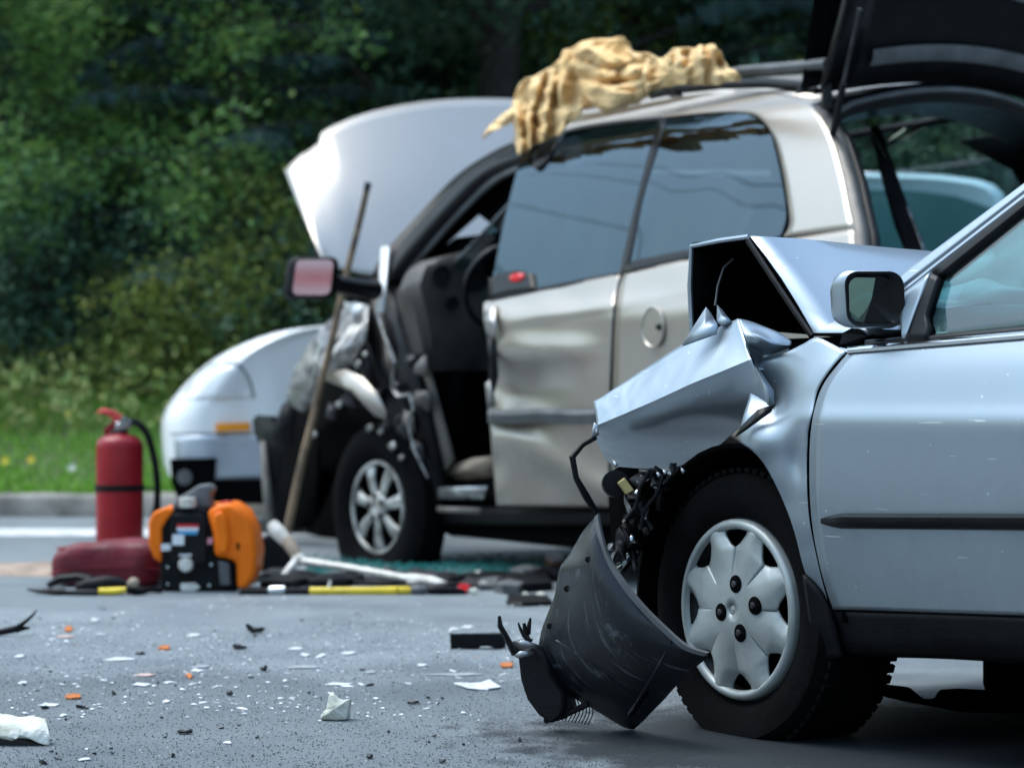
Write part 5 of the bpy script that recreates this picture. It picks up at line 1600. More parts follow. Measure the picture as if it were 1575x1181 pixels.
rings = [ring(.03, .93, .20), ring(.0, .965, .12), ring(.04, .985, .06), ring(.14, 1.0, .0), ring(.5, 1.0, -.10), ring(W_ - .5, 1.0, -.10), ring(W_ - .14, 1.0, .0), ring(W_ - .04, .985, .06), ring(W_, .965, .12)]
b = MB().grid(rings, True)
n_ = len(pr)
b.F.append(tuple(range(n_)))
b.F.append(tuple((len(rings) - 1) * n_ + k for k in range(n_)))
mk('body', b, M_WHITE, wvan, smooth=35)
from mathutils.bvhtree import BVHTree
tree_ = BVHTree.FromPolygons(b.V, b.F)
def onvan(u, v, out=.004):
    o_ = Vector((0, 0, CH)); d_ = (P(u, v, FW) - o_).normalized()
    h_ = tree_.ray_cast(o_, d_)
    if h_[0] is None: return P(u, v, FW + .1)
    return h_[0] - d_ * out
def wpanel(name, pts, d, mat, thick=.02, parent=wvan, sm=None, bev=0.0):
    V = [WB(u, v, d) for u, v in pts]
    return mk(name, MB().prism(V, (0, thick, 0)), mat, parent, smooth=sm, bevel=bev)
M_LENS = pm('headlight_lens', (.78, .80, .80), .18, coat=1.0, var=.1, scale=5)
b = MB().loft([[(290, 606), (318, 570), (342, 562), (366, 564), (381, 586), (387, 606)], [(282, 614), (318, 614), (342, 614), (366, 613), (378, 612), (388, 611)]], 18, 6, lambda u, v: onvan(u, v, .004))
mk('headlight', orient(b, (0, 0, .7)), M_LENS, wvan, thick=.01, recalc=False)
ol = [(284, 604), (316, 567), (341, 559), (367, 561), (384, 585), (391, 612)]
mk('headlight_gap', MB().tube([onvan(u, v, .002) for u, v in resample(ol, 40)], .005, 5), M_GREY, wvan)
wpanel('marker_lamp', [(331, 651), (384, 649), (385, 662), (331, 664)], -.022, M_AMBER, .03, bev=.006)
mk('bumper_gap', MB().tube([onvan(u, 667, .002) for u in range(262, 442, 6)], .004, 5), M_GREY, wvan)
b = MB().loft([[(268, 674), (300, 670), (396, 669), (440, 669)], [(270, 705), (300, 705), (396, 705), (440, 705)], [(280, 738), (310, 738), (396, 737), (440, 737)]], 16, 10, lambda u, v: onvan(u, v, .012))
M_WBUMP = paint('bumper_paint', (.42, .47, .53), .4, .35, dirt=.3)
mk('bumper', orient(b, (0, 0, .5)), M_WBUMP, wvan, thick=.02, recalc=False)
wpanel('fog_lamp_recess', [(261, 706), (332, 704), (330, 756), (275, 760), (264, 735)], -.03, M_LINER, .2)
mk('fog_lamp', MB().lathe([(.001, -.01), (.04, -.008), (.05, .01)], WB(284, 734, -.03), (0, 1, 0), 16), M_GREY, wvan)
wpanel('front_valance', [(262, 738), (500, 736), (500, 776), (276, 774)], -.01, M_LINER, .5)
wpanel('side_window', [(745, 420), (790, 315), (860, 296), (980, 292), (980, 420)], -.012, M_TINT, .01)
wpanel('side_window', [(1000, 420), (1000, 291), (1250, 290), (1250, 420)], -.012, M_TINT, .01)
M_TEALG = pm('teal_window', (.03, .10, .11), .12, coat=1.0, var=.3, scale=3, base2=(.05, .17, .18))
wpanel('side_window', [(1290, 420), (1290, 292), (1400, 293), (1470, 302), (1530, 322), (1535, 420)], -.012, M_TEALG, .01)
b = MB().grid([[WB(u, v, d) for u, v in ((1372, 259), (1420, 257.5), (1480, 261), (1542, 274))] for v_, d in ((0, .12), (1, .5), (2, 1.2))])
for u0 in (520, 1370):
    c = Vector(((u0 - UC) * SC_, FW - .01, .33))
    ww = mk('wheel', MB().lathe([(.001, .0), (.19, .0), (.21, .02), (.2, .2)], c, (0, 1, 0), 32), M_COVER, wvan)
    mk('tyre', MB().lathe([(.2, .0), (.25, -.015), (.3, -.01), (.33, .03), (.33, .18), (.3, .2), (.2, .2)], c, (0, 1, 0), 48), M_RUBBER, ww)
for u0 in (520, 1370):
    c = Vector(((u0 - UC) * SC_, FW + 1.9, .33))
    ww = mk('wheel', MB().lathe([(.001, .0), (.19, .0), (.21, -.02), (.2, -.2)], c, (0, 1, 0), 32), M_COVER, wvan)
    mk('tyre', MB().lathe([(.2, .0), (.25, .015), (.3, .01), (.33, -.03), (.33, -.18), (.3, -.2), (.2, -.2)], c, (0, 1, 0), 48), M_RUBBER, ww)
wpanel('underbody', [(480, 745), (1540, 745), (1540, 780), (480, 780)], .15, M_LINER, 1.5)
# ------------------------------------------------------------------ what the panes and mirrors show: wires along the road, a fire engine behind the camera
M_WOODP = pm('weathered_pole', (.12, .10, .085), .9, var=.3, scale=20)
M_WIRE = pm('black_wire', (.01, .01, .01), .6)
POLES = [(-40.0, -14.0), (-10.0, 27.0)]
for k, (x, y) in enumerate(POLES):
    t = thing('utility_pole', ['grey wooden utility pole on the near side of the road to the west', 'grey wooden utility pole at the edge of the wood to the west'][k], 'pole', (x, y, 0), group='utility poles across the road')
    mk('pole', MB().tube([(x, y, -.2), (x, y, 6), (x, y, 12.5)], [.16, .14, .11], 12), M_WOODP, t)
    mk('cross_arm', MB().box((x, y, 11.9), (2.0, .12, .12)), M_WOODP, t, smooth=None)
wires = thing('power_line', 'black overhead wires strung between the utility poles', 'power line', (-25, 6.5, 0))
for xo, z0, sag in ((-.9, 12.0, .7), (.0, 12.4, .9), (.9, 12.0, .8), (.1, 10.2, .9), (.1, 8.6, 1.0), (.1, 8.1, 1.05), (.1, 7.4, .9), (.1, 6.9, 1.1)):
    (xa, ya), (xb, yb) = POLES
    pts = []
    for q in range(-12, 29):
        f = q / 16
        pts.append((xa + (xb - xa) * f + xo, ya + (yb - ya) * f, z0 - sag * 4 * abs(f - math.floor(f)) * (1 - f + math.floor(f))))
    mk('wire', MB().tube(pts, .016, 6), M_WIRE, wires)
M_FIRE = paint('fire_red', (.5, .03, .035), 0, .35, dirt=.1)
fe = thing('fire_engine', 'red fire engine with white roof and sill, parked behind the photographer', 'fire engine', (-7.0, -15.0, 0), .12)
Mx = Matrix.Translation(Vector((-7.0, -15.0, 0))) @ Matrix.Rotation(.12, 4, 'Z')
def febox(name, c, s, mat, bev=.05, par=fe):
    b = MB().box(c, s); b.V = [Mx @ v for v in b.V]
    return mk(name, b, mat, par, smooth=None, bevel=bev)
febox('body', (1.2, 0, 1.55), (6.2, 2.4, 1.5), M_FIRE)
cab = febox('cab', (-3.1, 0, 1.6), (2.2, 2.4, 1.7), M_FIRE)
febox('cab_roof', (-3.1, 0, 2.62), (2.1, 2.35, .3), M_WHITE)
febox('roof_deck', (1.2, 0, 2.5), (6.1, 2.3, .35), M_WHITE)
febox('sill', (0, 0, .62), (8.3, 2.3, .32), M_WHITE)
for xx in (-3.6, -2.5): febox('cab_window', (xx, 1.2, 2.0), (.8, .03, .6), M_BLKTR, .01, cab)
for xx in (-.8, .8, 2.4, 3.7): febox('locker_door', (xx, 1.21, 1.6), (1.2, .03, 1.1), M_FIRE, .01)
febox('stripe', (1.2, .02, 1.32), (6.22, 2.46, .16), M_WHITE, .005)
febox('stripe', (1.2, .02, 1.80), (6.22, 2.46, .20), M_WHITE, .005)
febox('stripe', (-3.1, .02, 1.24), (2.22, 2.46, .16), M_WHITE, .005, cab)
febox('light_bar', (-3.1, 0, 2.85), (.4, 1.8, .16), M_WHITE, .03)
for xx in (-2.9, 2.4):
    for yy in (-1.05, 1.05):
        b = MB().lathe([(.001, -.14), (.25, -.14), (.46, -.12), (.5, 0), (.46, .12), (.25, .14), (.001, .14)], (xx, yy, .5), (0, 1, 0), 28)
        b.V = [Mx @ v for v in b.V]
        mk('wheel', b, M_RUBBER, fe)
# ------------------------------------------------------------------ rescue gear beside the minivan
M_EXT = pm('extinguisher_red', (.27, .007, .014), .35, coat=.08, spec=.35, var=.15, scale=7)
M_EXTH = pm('handle_red', (.60, .06, .05), .4, var=.1)
M_BAG = pm('red_nylon', (.15, .005, .016), .6, var=.3, scale=9, bump=.5, bscale=30)
M_ORANGE = pm('orange_plastic', (.86, .17, .004), .45, var=.12, scale=6, spec=.25, bump=.08, bscale=50)
M_YELLOW = pm('yellow_paint', (.72, .52, .03), .4, var=.2, scale=12)
M_WOOD = pm('worn_wood', (.26, .18, .11), .75, var=.45, scale=10, base2=(.09, .065, .045), bump=.4, bscale=40)
M_PALE = pm('worn_white_paint', (.62, .62, .58), .5, var=.3, scale=22, base2=(.45, .42, .36), bump=.2)
M_STICK = pm('sticker_white', (.72, .73, .74), .45, var=.06)
M_STICKR = pm('sticker_red', (.55, .02, .03), .45, var=.06)
M_STICKB = pm('sticker_blue', (.05, .30, .55), .45, var=.06)
M_STICKP = pm('sticker_pink', (.75, .35, .42), .45, var=.06)

# fire extinguisher
EY = 10.67
e0 = G(184, 868)
ext = thing('fire_extinguisher', 'tall red fire extinguisher with a black hose beside the kerb', 'extinguisher', e0)
er = .107
mk('cylinder', MB().lathe([(.001, .0), (.095, .0), (.104, .012), (er, .03), (er, .535), (.104, .555), (.092, .573), (.07, .586), (.04, .595), (.034, .60), (.001, .601)], e0, (0, 0, 1), 56), M_EXT, ext)
mk('strap', MB().lathe([(er + .002, .335), (er + .005, .337), (er + .005, .362), (er + .002, .364)], e0, (0, 0, 1), 56), M_BLKPL, ext)
mk('neck_ring', MB().lathe([(.034, .595), (.038, .60), (.038, .612), (.028, .62), (.001, .621)], e0, (0, 0, 1), 24), M_DSTEEL, ext)
mk('valve', MB().box(e0 + Vector((.012, 0, .632)), (.055, .05, .03)).tube([e0 + Vector((.02, 0, .636)), e0 + Vector((.055, -.01, .642))], [.018, .016], 10), M_SHINY, ext, bevel=.006)
hp = lambda u, v: P(u, v, EY)
b = MB().prism([hp(148, 634) - Vector((0, .03, 0)), hp(158, 627), hp(176, 632), hp(190, 642), hp(186, 650), hp(174, 646), hp(164, 638)], (0, .03, 0))
mk('handle', b, M_EXTH, ext, smooth=None, bevel=.004)
b = MB().prism([hp(158, 662), hp(164, 655), hp(176, 646), hp(186, 650), hp(172, 662), hp(162, 672)], (0, .026, 0))
mk('carry_handle', b, M_EXT, ext, smooth=None, bevel=.004)
b = MB().lathe([(.001, -.012), (.02, -.012), (.024, .0), (.02, .01)], hp(193, 648) - Vector((0, .03, 0)), (.2, 1, 0), 16)
mk('gauge', b, M_SHINY, ext)
hz = resample([(197, 648), (214, 652), (228, 672), (237, 705), (242, 745), (241, 785), (236, 812)], 24)
mk('hose', MB().tube([hp(u, v) for u, v in hz], [.016] * 20 + [.019, .022, .024, .024, .022], 10), M_BLKPL, ext)
mk('hose_clip', MB().tube([e0 + Vector((.10, -.03, .35)), hp(240, 752)], .012, 6, flat=.4), M_BLKPL, ext)

# red bag
bag0 = G(160, 903)
bag = thing('tool_bag', 'flat dark red nylon tool bag lying in front of the fire extinguisher', 'bag', bag0)
rows = []
for i in range(29):
    f = i / 28
    x = -.235 + .47 * f
    e = 1 - abs(2 * f - 1) ** 5
    hh = (.075 + .03 * f) * (e ** .5) + .004
    dd = .13 * e ** .4 + .01
    row = []
    for k in range(28):
        a = 2 * math.pi * k / 28
        ca, sa = math.cos(a), math.sin(a)
        y = math.copysign(abs(ca) ** .45, ca) * dd
        z = .078 + .012 * f + math.copysign(abs(sa) ** .5, sa) * hh
        p = Vector((x, y + .14, z))
        p += Vector((0, .014 * noise.noise(p * 11), .012 * noise.noise(p * 9 + Vector((4, 4, 4)))))
        p.z = max(p.z, .003)
        row.append(bag0 + p)
    rows.append(row)
b = MB().grid(rows, True)
b.F += [tuple(range(28)), tuple(28 * 28 + k for k in range(28))]
mk('bag_body', b, M_BAG, bag, smooth=60)
mk('zip_piping', MB().tube([bag0 + Vector((-.20 + .41 * k / 20, .05, .150 + .022 * k / 20 + .004 * math.sin(k))) for k in range(21)], .005, 6), M_EXT, bag)
mk('bag_strap', MB().tube([bag0 + Vector((-.22, .02, .05)), bag0 + Vector((-.1, -.0, .075)), bag0 + Vector((.1, -.0, .08)), bag0 + Vector((.22, .02, .07))], .012, 6, flat=.3), M_BAG, bag)

# orange hydraulic power unit
UY = 9.08
u0 = G(310, 911)
unit = thing('power_unit', 'orange and black petrol power unit for rescue tools with stickers on its face', 'power unit', u0)
def upx(pts, y0, depth, name, mat, bev=.012, par=None, sm=None):
    return mk(name, MB().prism([P(u, v, UY + y0) for u, v in pts], (0, depth, 0)), mat, par or unit, smooth=sm, bevel=bev)
upx([(318, 786), (336, 776), (353, 773), (374, 786), (389, 815), (395, 850), (392, 880), (381, 905), (364, 905), (363, 864), (347, 858), (330, 856), (327, 820)], .0, .30, 'orange_shell', M_ORANGE, .016, sm=40)
upx([(228, 802), (236, 787), (256, 779), (268, 784), (256, 800), (249, 812), (248, 866), (236, 858), (228, 838)], .02, .28, 'orange_shell', M_ORANGE, .010, sm=40)
upx([(234, 790), (258, 778), (352, 774), (378, 790), (388, 830), (384, 872), (244, 866), (232, 840)], .10, .22, 'orange_shell', M_ORANGE, .014, sm=40)
upx([(326, 792), (340, 784), (348, 800), (352, 830), (349, 852), (334, 852)], -.03, .05, 'shell_rib', M_ORANGE, .012, sm=40)
face = upx([(247, 806), (258, 784), (272, 779), (318, 781), (328, 800), (331, 858), (363, 864), (364, 909), (246, 910)], .03, .24, 'engine_block', M_BLKPL, .012)
upx([(262, 806), (264, 790), (312, 790), (318, 806), (318, 868), (262, 868)], .012, .02, 'face_plate', M_BLKTR, .008)
upx([(336, 862), (352, 866), (354, 900), (338, 900)], .0, .04, 'side_cover', M_GREY, .006)
upx([(262, 782), (272, 766), (290, 756), (305, 746), (322, 744), (330, 752), (322, 762), (326, 782)], .06, .12, 'carry_grip', M_GREY, .012)
mk('filler_cap', MB().lathe([(.001, .03), (.03, .028), (.034, .0), (.03, -.01)], P(289, 776, UY + .04), (0, 0, 1), 20), M_PALE, unit)
mk('fuel_cap', MB().lathe([(.001, .016), (.022, .014), (.026, .0), (.024, -.02)], P(349, 776, UY + .1), (0, 0, 1), 18), M_EXTH, unit)
for pts, m_, nm in (([(272, 806), (305, 806), (305, 811), (272, 811)], M_STICKR, 'sticker'), ([(272, 811), (305, 811), (305, 816), (272, 816)], M_STICK, 'sticker'), ([(273, 816), (304, 816), (303, 822), (274, 822)], M_STICKB, 'sticker'),
                    ([(265, 822), (283, 821), (283, 838), (265, 838)], M_STICK, 'sticker'), ([(247, 836), (265, 836), (265, 846), (247, 847)], M_STICK, 'sticker'), ([(316, 828), (326, 826), (327, 836), (317, 837)], M_STICKP, 'sticker'),
                    ([(275, 852), (295, 852), (294, 855), (276, 855)], M_STICK, 'sticker')):
    upx(pts, .008 if pts[0][0] > 260 and pts[0][0] < 310 else .025, .004, nm, m_, 0, face)
upx([(277, 897), (300, 896), (308, 903), (300, 909), (278, 909)], .02, .02, 'name_plate', M_PALE, .004)
mk('starter_knob', MB().lathe([(.001, -.022), (.024, -.02), (.03, -.006), (.026, .02)], P(286, 868, UY + .02), (0, 1, 0), 20), M_PALE, unit)
mk('unit_foot', MB().tube([P(372, 902, UY + .03), P(368, 912, UY - .0), P(360, 917, UY - .02)], .008, 6), M_PALE, unit)
mk('unit_foot', MB().tube([P(255, 905, UY + .05), P(255, 913, UY + .03)], .014, 6), M_BLKPL, unit)
for (u, v) in ((325, 868), (258, 872), (322, 900), (258, 898)):
    mk('bolt', MB().lathe([(.001, -.008), (.006, -.007), (.007, .004)], P(u, v, UY + .03), (0, 1, 0), 8), M_SHINY, unit)
mk('housing_slot', MB().lathe([(.001, -.002), (.012, -.002), (.014, .006)], P(366, 840, UY), (0, 1, 0), 12, (1, 0, 0), (.5, 1.3)), M_LINER, unit)

# spreader lying in front of the bag
s0 = G(130, 915)
spr = thing('hydraulic_spreader', 'black hydraulic spreader lying in front of the red bag', 'spreader', s0)
TY = s0.y
def tp_(u, v, dy=0.0): return P(u, v, TY + dy)
b = MB().tube([tp_(42, 906), tp_(60, 909), tp_(78, 909), tp_(100, 910)], [.006, .014, .02, .022], 10, flat=.6)
mk('spreader_arm', b, M_BLKPL, spr)
b = MB().tube([tp_(74, 900, .06), tp_(92, 890, .06), tp_(120, 887, .06), tp_(140, 892, .05)], [.018, .026, .024, .028], 10, flat=.7)
mk('spreader_arm', b, M_BLKPL, spr)
mk('tool_body', MB().tube([tp_(118, 905, .03), tp_(135, 902, .03), tp_(165, 898, .03), tp_(182, 897, .03), tp_(196, 899, .03)], [.022, .032, .034, .026, .012], 14), M_BLKPL, spr)
mk('tool_handle', MB().tube([tp_(100, 911, -.01), tp_(120, 913, -.02), tp_(150, 912, -.02)], [.01, .016, .014], 8), M_BLKTR, spr)
mk('yellow_sleeve', MB().tube([tp_(152, 909, -.02), tp_(172, 909, -.02), tp_(194, 907, -.02)], [.013, .014, .012], 10), M_YELLOW, spr)
mk('tool_knob', MB().ico(tp_(205, 896, -.01), .021, 2, (1.1, 1, 1), .2, 2), M_TAN, spr)
mk('hose_end', MB().tube([tp_(196, 908, -.02), tp_(212, 910, 0), tp_(232, 906, .05), tp_(248, 908, .1)], [.012, .015, .012, .01], 8), M_BLKPL, spr)

# ram lying on the road
r0 = G(550, 914)
ram = thing('rescue_ram', 'long black rescue ram with a bright yellow sleeve lying on the road', 'rescue ram', r0)
RY = r0.y
def rp(u, v, dy=0.0):
    p = P(u, v, RY + dy); p.z = max(p.z, .008); return p
mk('tube', MB().tube([rp(368, 911), rp(420, 910), rp(476, 909.5)], .016, 10), M_BLKPL, ram)
mk('yellow_sleeve', MB().tube([rp(474, 909), rp(478, 909), rp(550, 909), rp(628, 908), rp(632, 908)], [.012, .0165, .0165, .0165, .012], 14), M_YELLOW, ram)
mk('collar', MB().tube([rp(412, 908), rp(416, 908), rp(438, 908), rp(441, 908)], [.012, .02, .02, .012], 12), M_SHINY, ram)
mk('collar', MB().tube([rp(632, 907), rp(636, 907), rp(654, 907), rp(657, 907)], [.012, .0175, .0175, .012], 12), M_GREY, ram)
mk('tube_tip', MB().tube([rp(657, 908), rp(672, 907), rp(700, 909), rp(716, 910)], [.012, .02, .018, .008], 10), M_BLKPL, ram)
mk('ram_fin', MB().tube([rp(506, 904), rp(508, 892)], [.008, .006], 6), M_PALE, ram)

# forcible-entry bar
h0 = G(560, 902)
bar = thing('entry_bar', 'white forcible entry bar with a spike and hammer head resting on the ram', 'pry bar', h0)
def hp2(u, v, Y): return P(u, v, Y)
mk('shaft', MB().tube([hp2(462, 862, 9.75), hp2(520, 870, 9.65), hp2(580, 880, 9.5), hp2(632, 890, 9.4)], [.024, .021, .021, .020], 10, flat=.7), M_PALE, bar)
mk('chisel_end', MB().loft([[(628, 884, 9.4), (645, 884, 9.36), (670, 889, 9.3), (688, 895, 9.25)], [(628, 897, 9.38), (645, 901, 9.34), (668, 901, 9.28), (688, 897, 9.25)]], 10, 3, P), M_PALE, bar, thick=.014)
mk('head', MB().ico(hp2(459, 860, 9.75), .030, 2, (1, 1, .9), .1, 3), M_PALE, bar)
mk('hammer_neck', MB().tube([hp2(458, 858, 9.75), hp2(448, 840, 9.78), hp2(440, 830, 9.8)], [.022, .028, .026], 10), M_TAN, bar)
mk('hammer_face', MB().tube([hp2(442, 833, 9.8), hp2(428, 818, 9.82), hp2(418, 806, 9.84)], [.026, .033, .026], 12), M_PALE, bar)
mk('spike', MB().tube([hp2(456, 862, 9.74), hp2(440, 880, 9.66), hp2(424, 899, 9.58)], [.018, .013, .006], 8), M_PALE, bar)

# wooden pole leaning on the fender
p0 = P(431, 848, 11.15)
p0.z = .0
pole = thing('wooden_pole', 'thin worn wooden tool pole leaning against the minivan front', 'pole', p0)
ptop = P(566, 284, 11.0)
mk('pole_shaft', MB().tube([p0 + (ptop - p0) * f + Vector((.006 * noise.noise((f * 6, 0, 0)), 0, 0)) for f in [k / 14 for k in range(15)]], [.021 - .006 * k / 14 for k in range(15)], 10), M_WOOD, pole)
mk('pole_cap', MB().tube([ptop - (ptop - p0).normalized() * .03, ptop + (ptop - p0).normalized() * .01], [.0165, .0165], 10), M_DSTEEL, pole)

# black case and gear on the ground between the unit and the wheel
b = MB().prism([P(394, 838, 10.2), P(402, 826, 10.2), P(418, 820, 10.2), P(440, 838, 10.2), P(452, 862, 10.2), P(448, 880, 10.2), P(420, 884, 10.2), P(398, 880, 10.2)], (0, .2, 0))
for p in b.V: p.z = max(p.z, .004)
mk('gear_case', b, M_BLKPL, None, smooth=None, bevel=.015, label='small black gear case on the road behind the orange power unit', cat='case')

# tan tarpaulin over the roof edge: thin sheets gathered into folds, ridge and valley drawn one by one
def tarp():
    out = MB()
    def put(u, v, d):
        # folds open, close and wander, and the cloth is creased across them
        m_ = .15 + 1.35 * max(0, .42 + .95 * noise.noise((u / 38, v / 38, 3.3)))
        Y = 10.20 - (u - 800) * .0054 + (d * m_ if d < .045 else d)
        p = P(u, v, Y)
        wx = .05 * noise.noise((u / 30, v / 30, 8))
        dd = noise.voronoi((u / 30 + wx * 6, v / 22 - wx * 8, 2.0))[0]
        cr = max(0, .5 - (dd[1] - dd[0])) / .5
        dd = noise.voronoi((u / 13 + wx * 9, v / 11, 7.0))[0]
        c2 = max(0, .5 - (dd[1] - dd[0])) / .5
        return p + Vector((0, -.045 * cr - .006 * c2 + .11 * noise.noise((u / 36, v / 28, 1)), .01 * noise.noise(p * 9)))
    def folds(lines, nu, nv):
        """lines run down the cloth; each has its own depth, so that neighbours make ridge and valley"""
        nu *= 2
        def wob(u, v, d):
            k_ = .0 if (abs(v - 66) < 7 or u < 790) else 1.0
            return (u + k_ * 7 * noise.noise((u / 22, v / 26, 4)), v + k_ * 3 * noise.noise((u / 25, v / 25, 9)), d)
        L = [resample(l_, nu) if q_ in (0, len(lines) - 1) else [wob(*p_) for p_ in resample(l_, nu)] for q_, l_ in enumerate(lines)]
        rows = []
        n = len(L) - 1
        for i in range(n * nv + 1):
            k, f = divmod(i, nv)
            if k == n: k, f = n - 1, nv
            f = f / nv
            g = f * f * (3 - 2 * f) * .55 + f * .45                 # softer in the valley, crisp enough on the ridge
            rows.append([put(*[a + (c - a) * (f if q < 2 else g) for q, (a, c) in enumerate(zip(L[k][j], L[k + 1][j]))]) for j in range(nu + 1)])
        out.grid(rows)
    # back layer that fills the heap
    folds([[(800, 128, .12), (793, 170, .14), (797, 230, .12)], [(847, 108, .10), (840, 160, .16), (832, 216, .12)], [(893, 70, .10), (890, 120, .18), (893, 172, .14)], [(930, 63, .12), (930, 110, .20), (930, 165, .16)],
           [(974, 82, .12), (974, 120, .2), (974, 156, .16)], [(1018, 93, .12), (1018, 112, .18), (1018, 130, .14)], [(1060, 76, .12), (1060, 104, .2), (1060, 127, .14)], [(1107, 88, .12), (1107, 108, .16), (1107, 128, .12)], [(1134, 122, .06), (1134, 125, .06), (1134, 127, .06)]], 12, 6)
    # strand at the left
    folds([[(805, 152, .0), (786, 169, .02), (762, 186, .03), (742, 211, .05)], [(812, 160, -.05), (790, 178, -.03), (766, 192, -.01), (743, 212, .03)], [(824, 172, .03), (800, 184, .03), (772, 198, .04), (744, 213, .06)]], 20, 7)
    # left drape: folds fan out from the gather at the top to the hem
    folds([[(800, 129, .05), (791, 148, .04), (787, 176, .05), (792, 208, .06), (795, 238, .07)],
           [(806, 125, -.02), (799, 150, -.06), (796, 180, -.07), (797, 210, -.06), (799, 239, -.03)],
           [(818, 117, .03), (810, 146, .02), (805, 178, .04), (806, 210, .05), (808, 236, .05)],
           [(830, 112, -.05), (824, 142, -.10), (817, 174, -.12), (816, 204, -.09), (816, 229, -.05)],
           [(842, 108, .02), (836, 138, .0), (829, 168, .03), (827, 196, .05), (826, 223, .05)],
           [(850, 102, -.06), (848, 132, -.11), (843, 162, -.14), (838, 190, -.11), (836, 219, -.06)],
           [(857, 91, .0), (858, 124, -.02), (856, 156, .02), (851, 186, .04), (848, 212, .04)],
           [(865, 79, -.05), (868, 116, -.12), (868, 150, -.14), (865, 178, -.11), (862, 203, -.06)],
           [(880, 72, .0), (884, 108, .0), (884, 140, .03), (880, 168, .04), (876, 193, .04)],
           [(893, 66, -.04), (896, 104, -.08), (897, 132, -.09), (895, 156, -.07), (893, 177, -.03)]], 26, 7)
    # heap in the middle: sags between two gathers
    folds([[(872, 76, -.06), (896, 90, -.10), (918, 104, -.08), (936, 112, -.05)], [(886, 69, -.08), (908, 80, -.17), (934, 94, -.16), (956, 104, -.08)], [(905, 63, -.02), (926, 74, -.07), (950, 84, -.07), (974, 96, -.02)],
           [(926, 60, -.06), (946, 67, -.14), (966, 78, -.13), (988, 96, -.05)], [(956, 62, .0), (966, 68, -.04), (978, 80, -.04), (995, 94, .02)]], 22, 8)
    folds([[(894, 100, .02), (915, 104, .0), (945, 108, .0), (975, 98, .02), (994, 94, .05)], [(893, 110, -.12), (916, 114, -.19), (946, 116, -.20), (972, 110, -.15), (996, 104, -.05)],
           [(894, 120, -.02), (916, 125, -.06), (946, 126, -.07), (974, 120, -.05), (998, 114, .0)], [(895, 132, -.10), (916, 138, -.21), (944, 140, -.22), (974, 132, -.17), (1000, 124, -.05)],
           [(899, 146, -.06), (918, 152, -.13), (944, 153, -.14), (974, 146, -.10), (1000, 133, -.02)], [(904, 155, -.04), (920, 163, -.12), (946, 163, -.13), (972, 154, -.08), (999, 140, .0)], [(911, 161, .03), (926, 172, .0), (948, 171, .0), (974, 161, .02), (997, 146, .05)]], 26, 7)
    # roll to the right, wrung across
    folds([[(985, 92, .03), (978, 118, .0), (984, 147, .04)], [(999, 92, -.08), (994, 116, -.16), (998, 140, -.06)], [(1014, 91, .0), (1008, 114, -.04), (1012, 136, .03)], [(1026, 86, -.07), (1021, 110, -.17), (1026, 135, -.05)],
           [(1036, 79, .0), (1033, 106, -.05), (1040, 132, .03)], [(1048, 75, -.06), (1048, 102, -.18), (1054, 131, -.05)], [(1060, 73, .01), (1062, 100, -.05), (1068, 130, .03)], [(1074, 72, -.06), (1076, 98, -.19), (1082, 129, -.05)],
           [(1088, 73, .01), (1090, 98, -.05), (1094, 130, .03)], [(1099, 78, -.05), (1103, 102, -.16), (1106, 130, -.04)], [(1110, 87, .02), (1114, 108, -.04), (1117, 130, .04)], [(1124, 106, -.02), (1126, 116, -.08), (1127, 129, -.02)], [(1137, 122, .05), (1137, 125, .05), (1137, 127, .05)]], 18, 7)
    return out
M_TARP = pm('tan_canvas', (.72, .51, .265), .85, var=.12, scale=3, base2=(.62, .39, .15), bump=.25, bscale=70)
tb = orient(tarp(), (0, 0, 2))
o = mk('tarpaulin', tb, M_TARP, None, smooth=75, thick=.006, recalc=False, label='crumpled tan tarpaulin thrown over the minivan roof and rack', cat='tarpaulin')
# ------------------------------------------------------------------ wreckage on the road
M_FOAM = pm('white_foam', (.66, .66, .60), .9, var=.2, scale=20, base2=(.42, .42, .34), bump=.6, bscale=60)
M_CHIPW = pm('chip_white', (.66, .68, .70), .35, var=.2, scale=40)
M_CHIPG = pm('chip_grey', (.34, .36, .38), .35, var=.2, scale=40)
M_CHIPK = pm('chip_black', (.012, .012, .014), .45, var=.2, scale=40)
M_CHIPO = pm('chip_orange', (.60, .19, .06), .3, var=.2, scale=40)
M_CHIPT = pm('chip_pink', (.55, .40, .36), .4, var=.2, scale=40)
M_TGLASS = pm('teal_glass_crumb', (.06, .30, .26), .1, var=.5, scale=60, coat=.6, base2=(.02, .12, .11))
def lump(name, pts, z, mat, label, cat, jit=.004, group=None, seed=1, base=0.0, lift=None):
    """a slab with the outline of these photo points, standing on the road"""
    base_pts = [G(u, v) for u, v in pts]
    rng = random.Random(seed)
    b = MB()
    n = len(pts)
    zt = [(lift[i] if lift else z) * rng.uniform(.9, 1.1) for i in range(n)]
    V = [p + Vector((0, 0, .001 + base)) for p in base_pts] + [p + Vector((rng.uniform(-jit, jit), rng.uniform(-jit, jit), zt[i])) for i, p in enumerate(base_pts)]
    c = sum(V[n:], Vector()) / n + Vector((0, 0, jit))
    F = [tuple(range(n - 1, -1, -1))] + [(i, (i + 1) % n, (i + 1) % n + n, i + n) for i in range(n)] + [(n + i, n + (i + 1) % n, 2 * n) for i in range(n)]
    b.add(V + [c], F)
    return mk(name, b, mat, None, smooth=None, label=label, cat=cat, group=group, bevel=.0015)
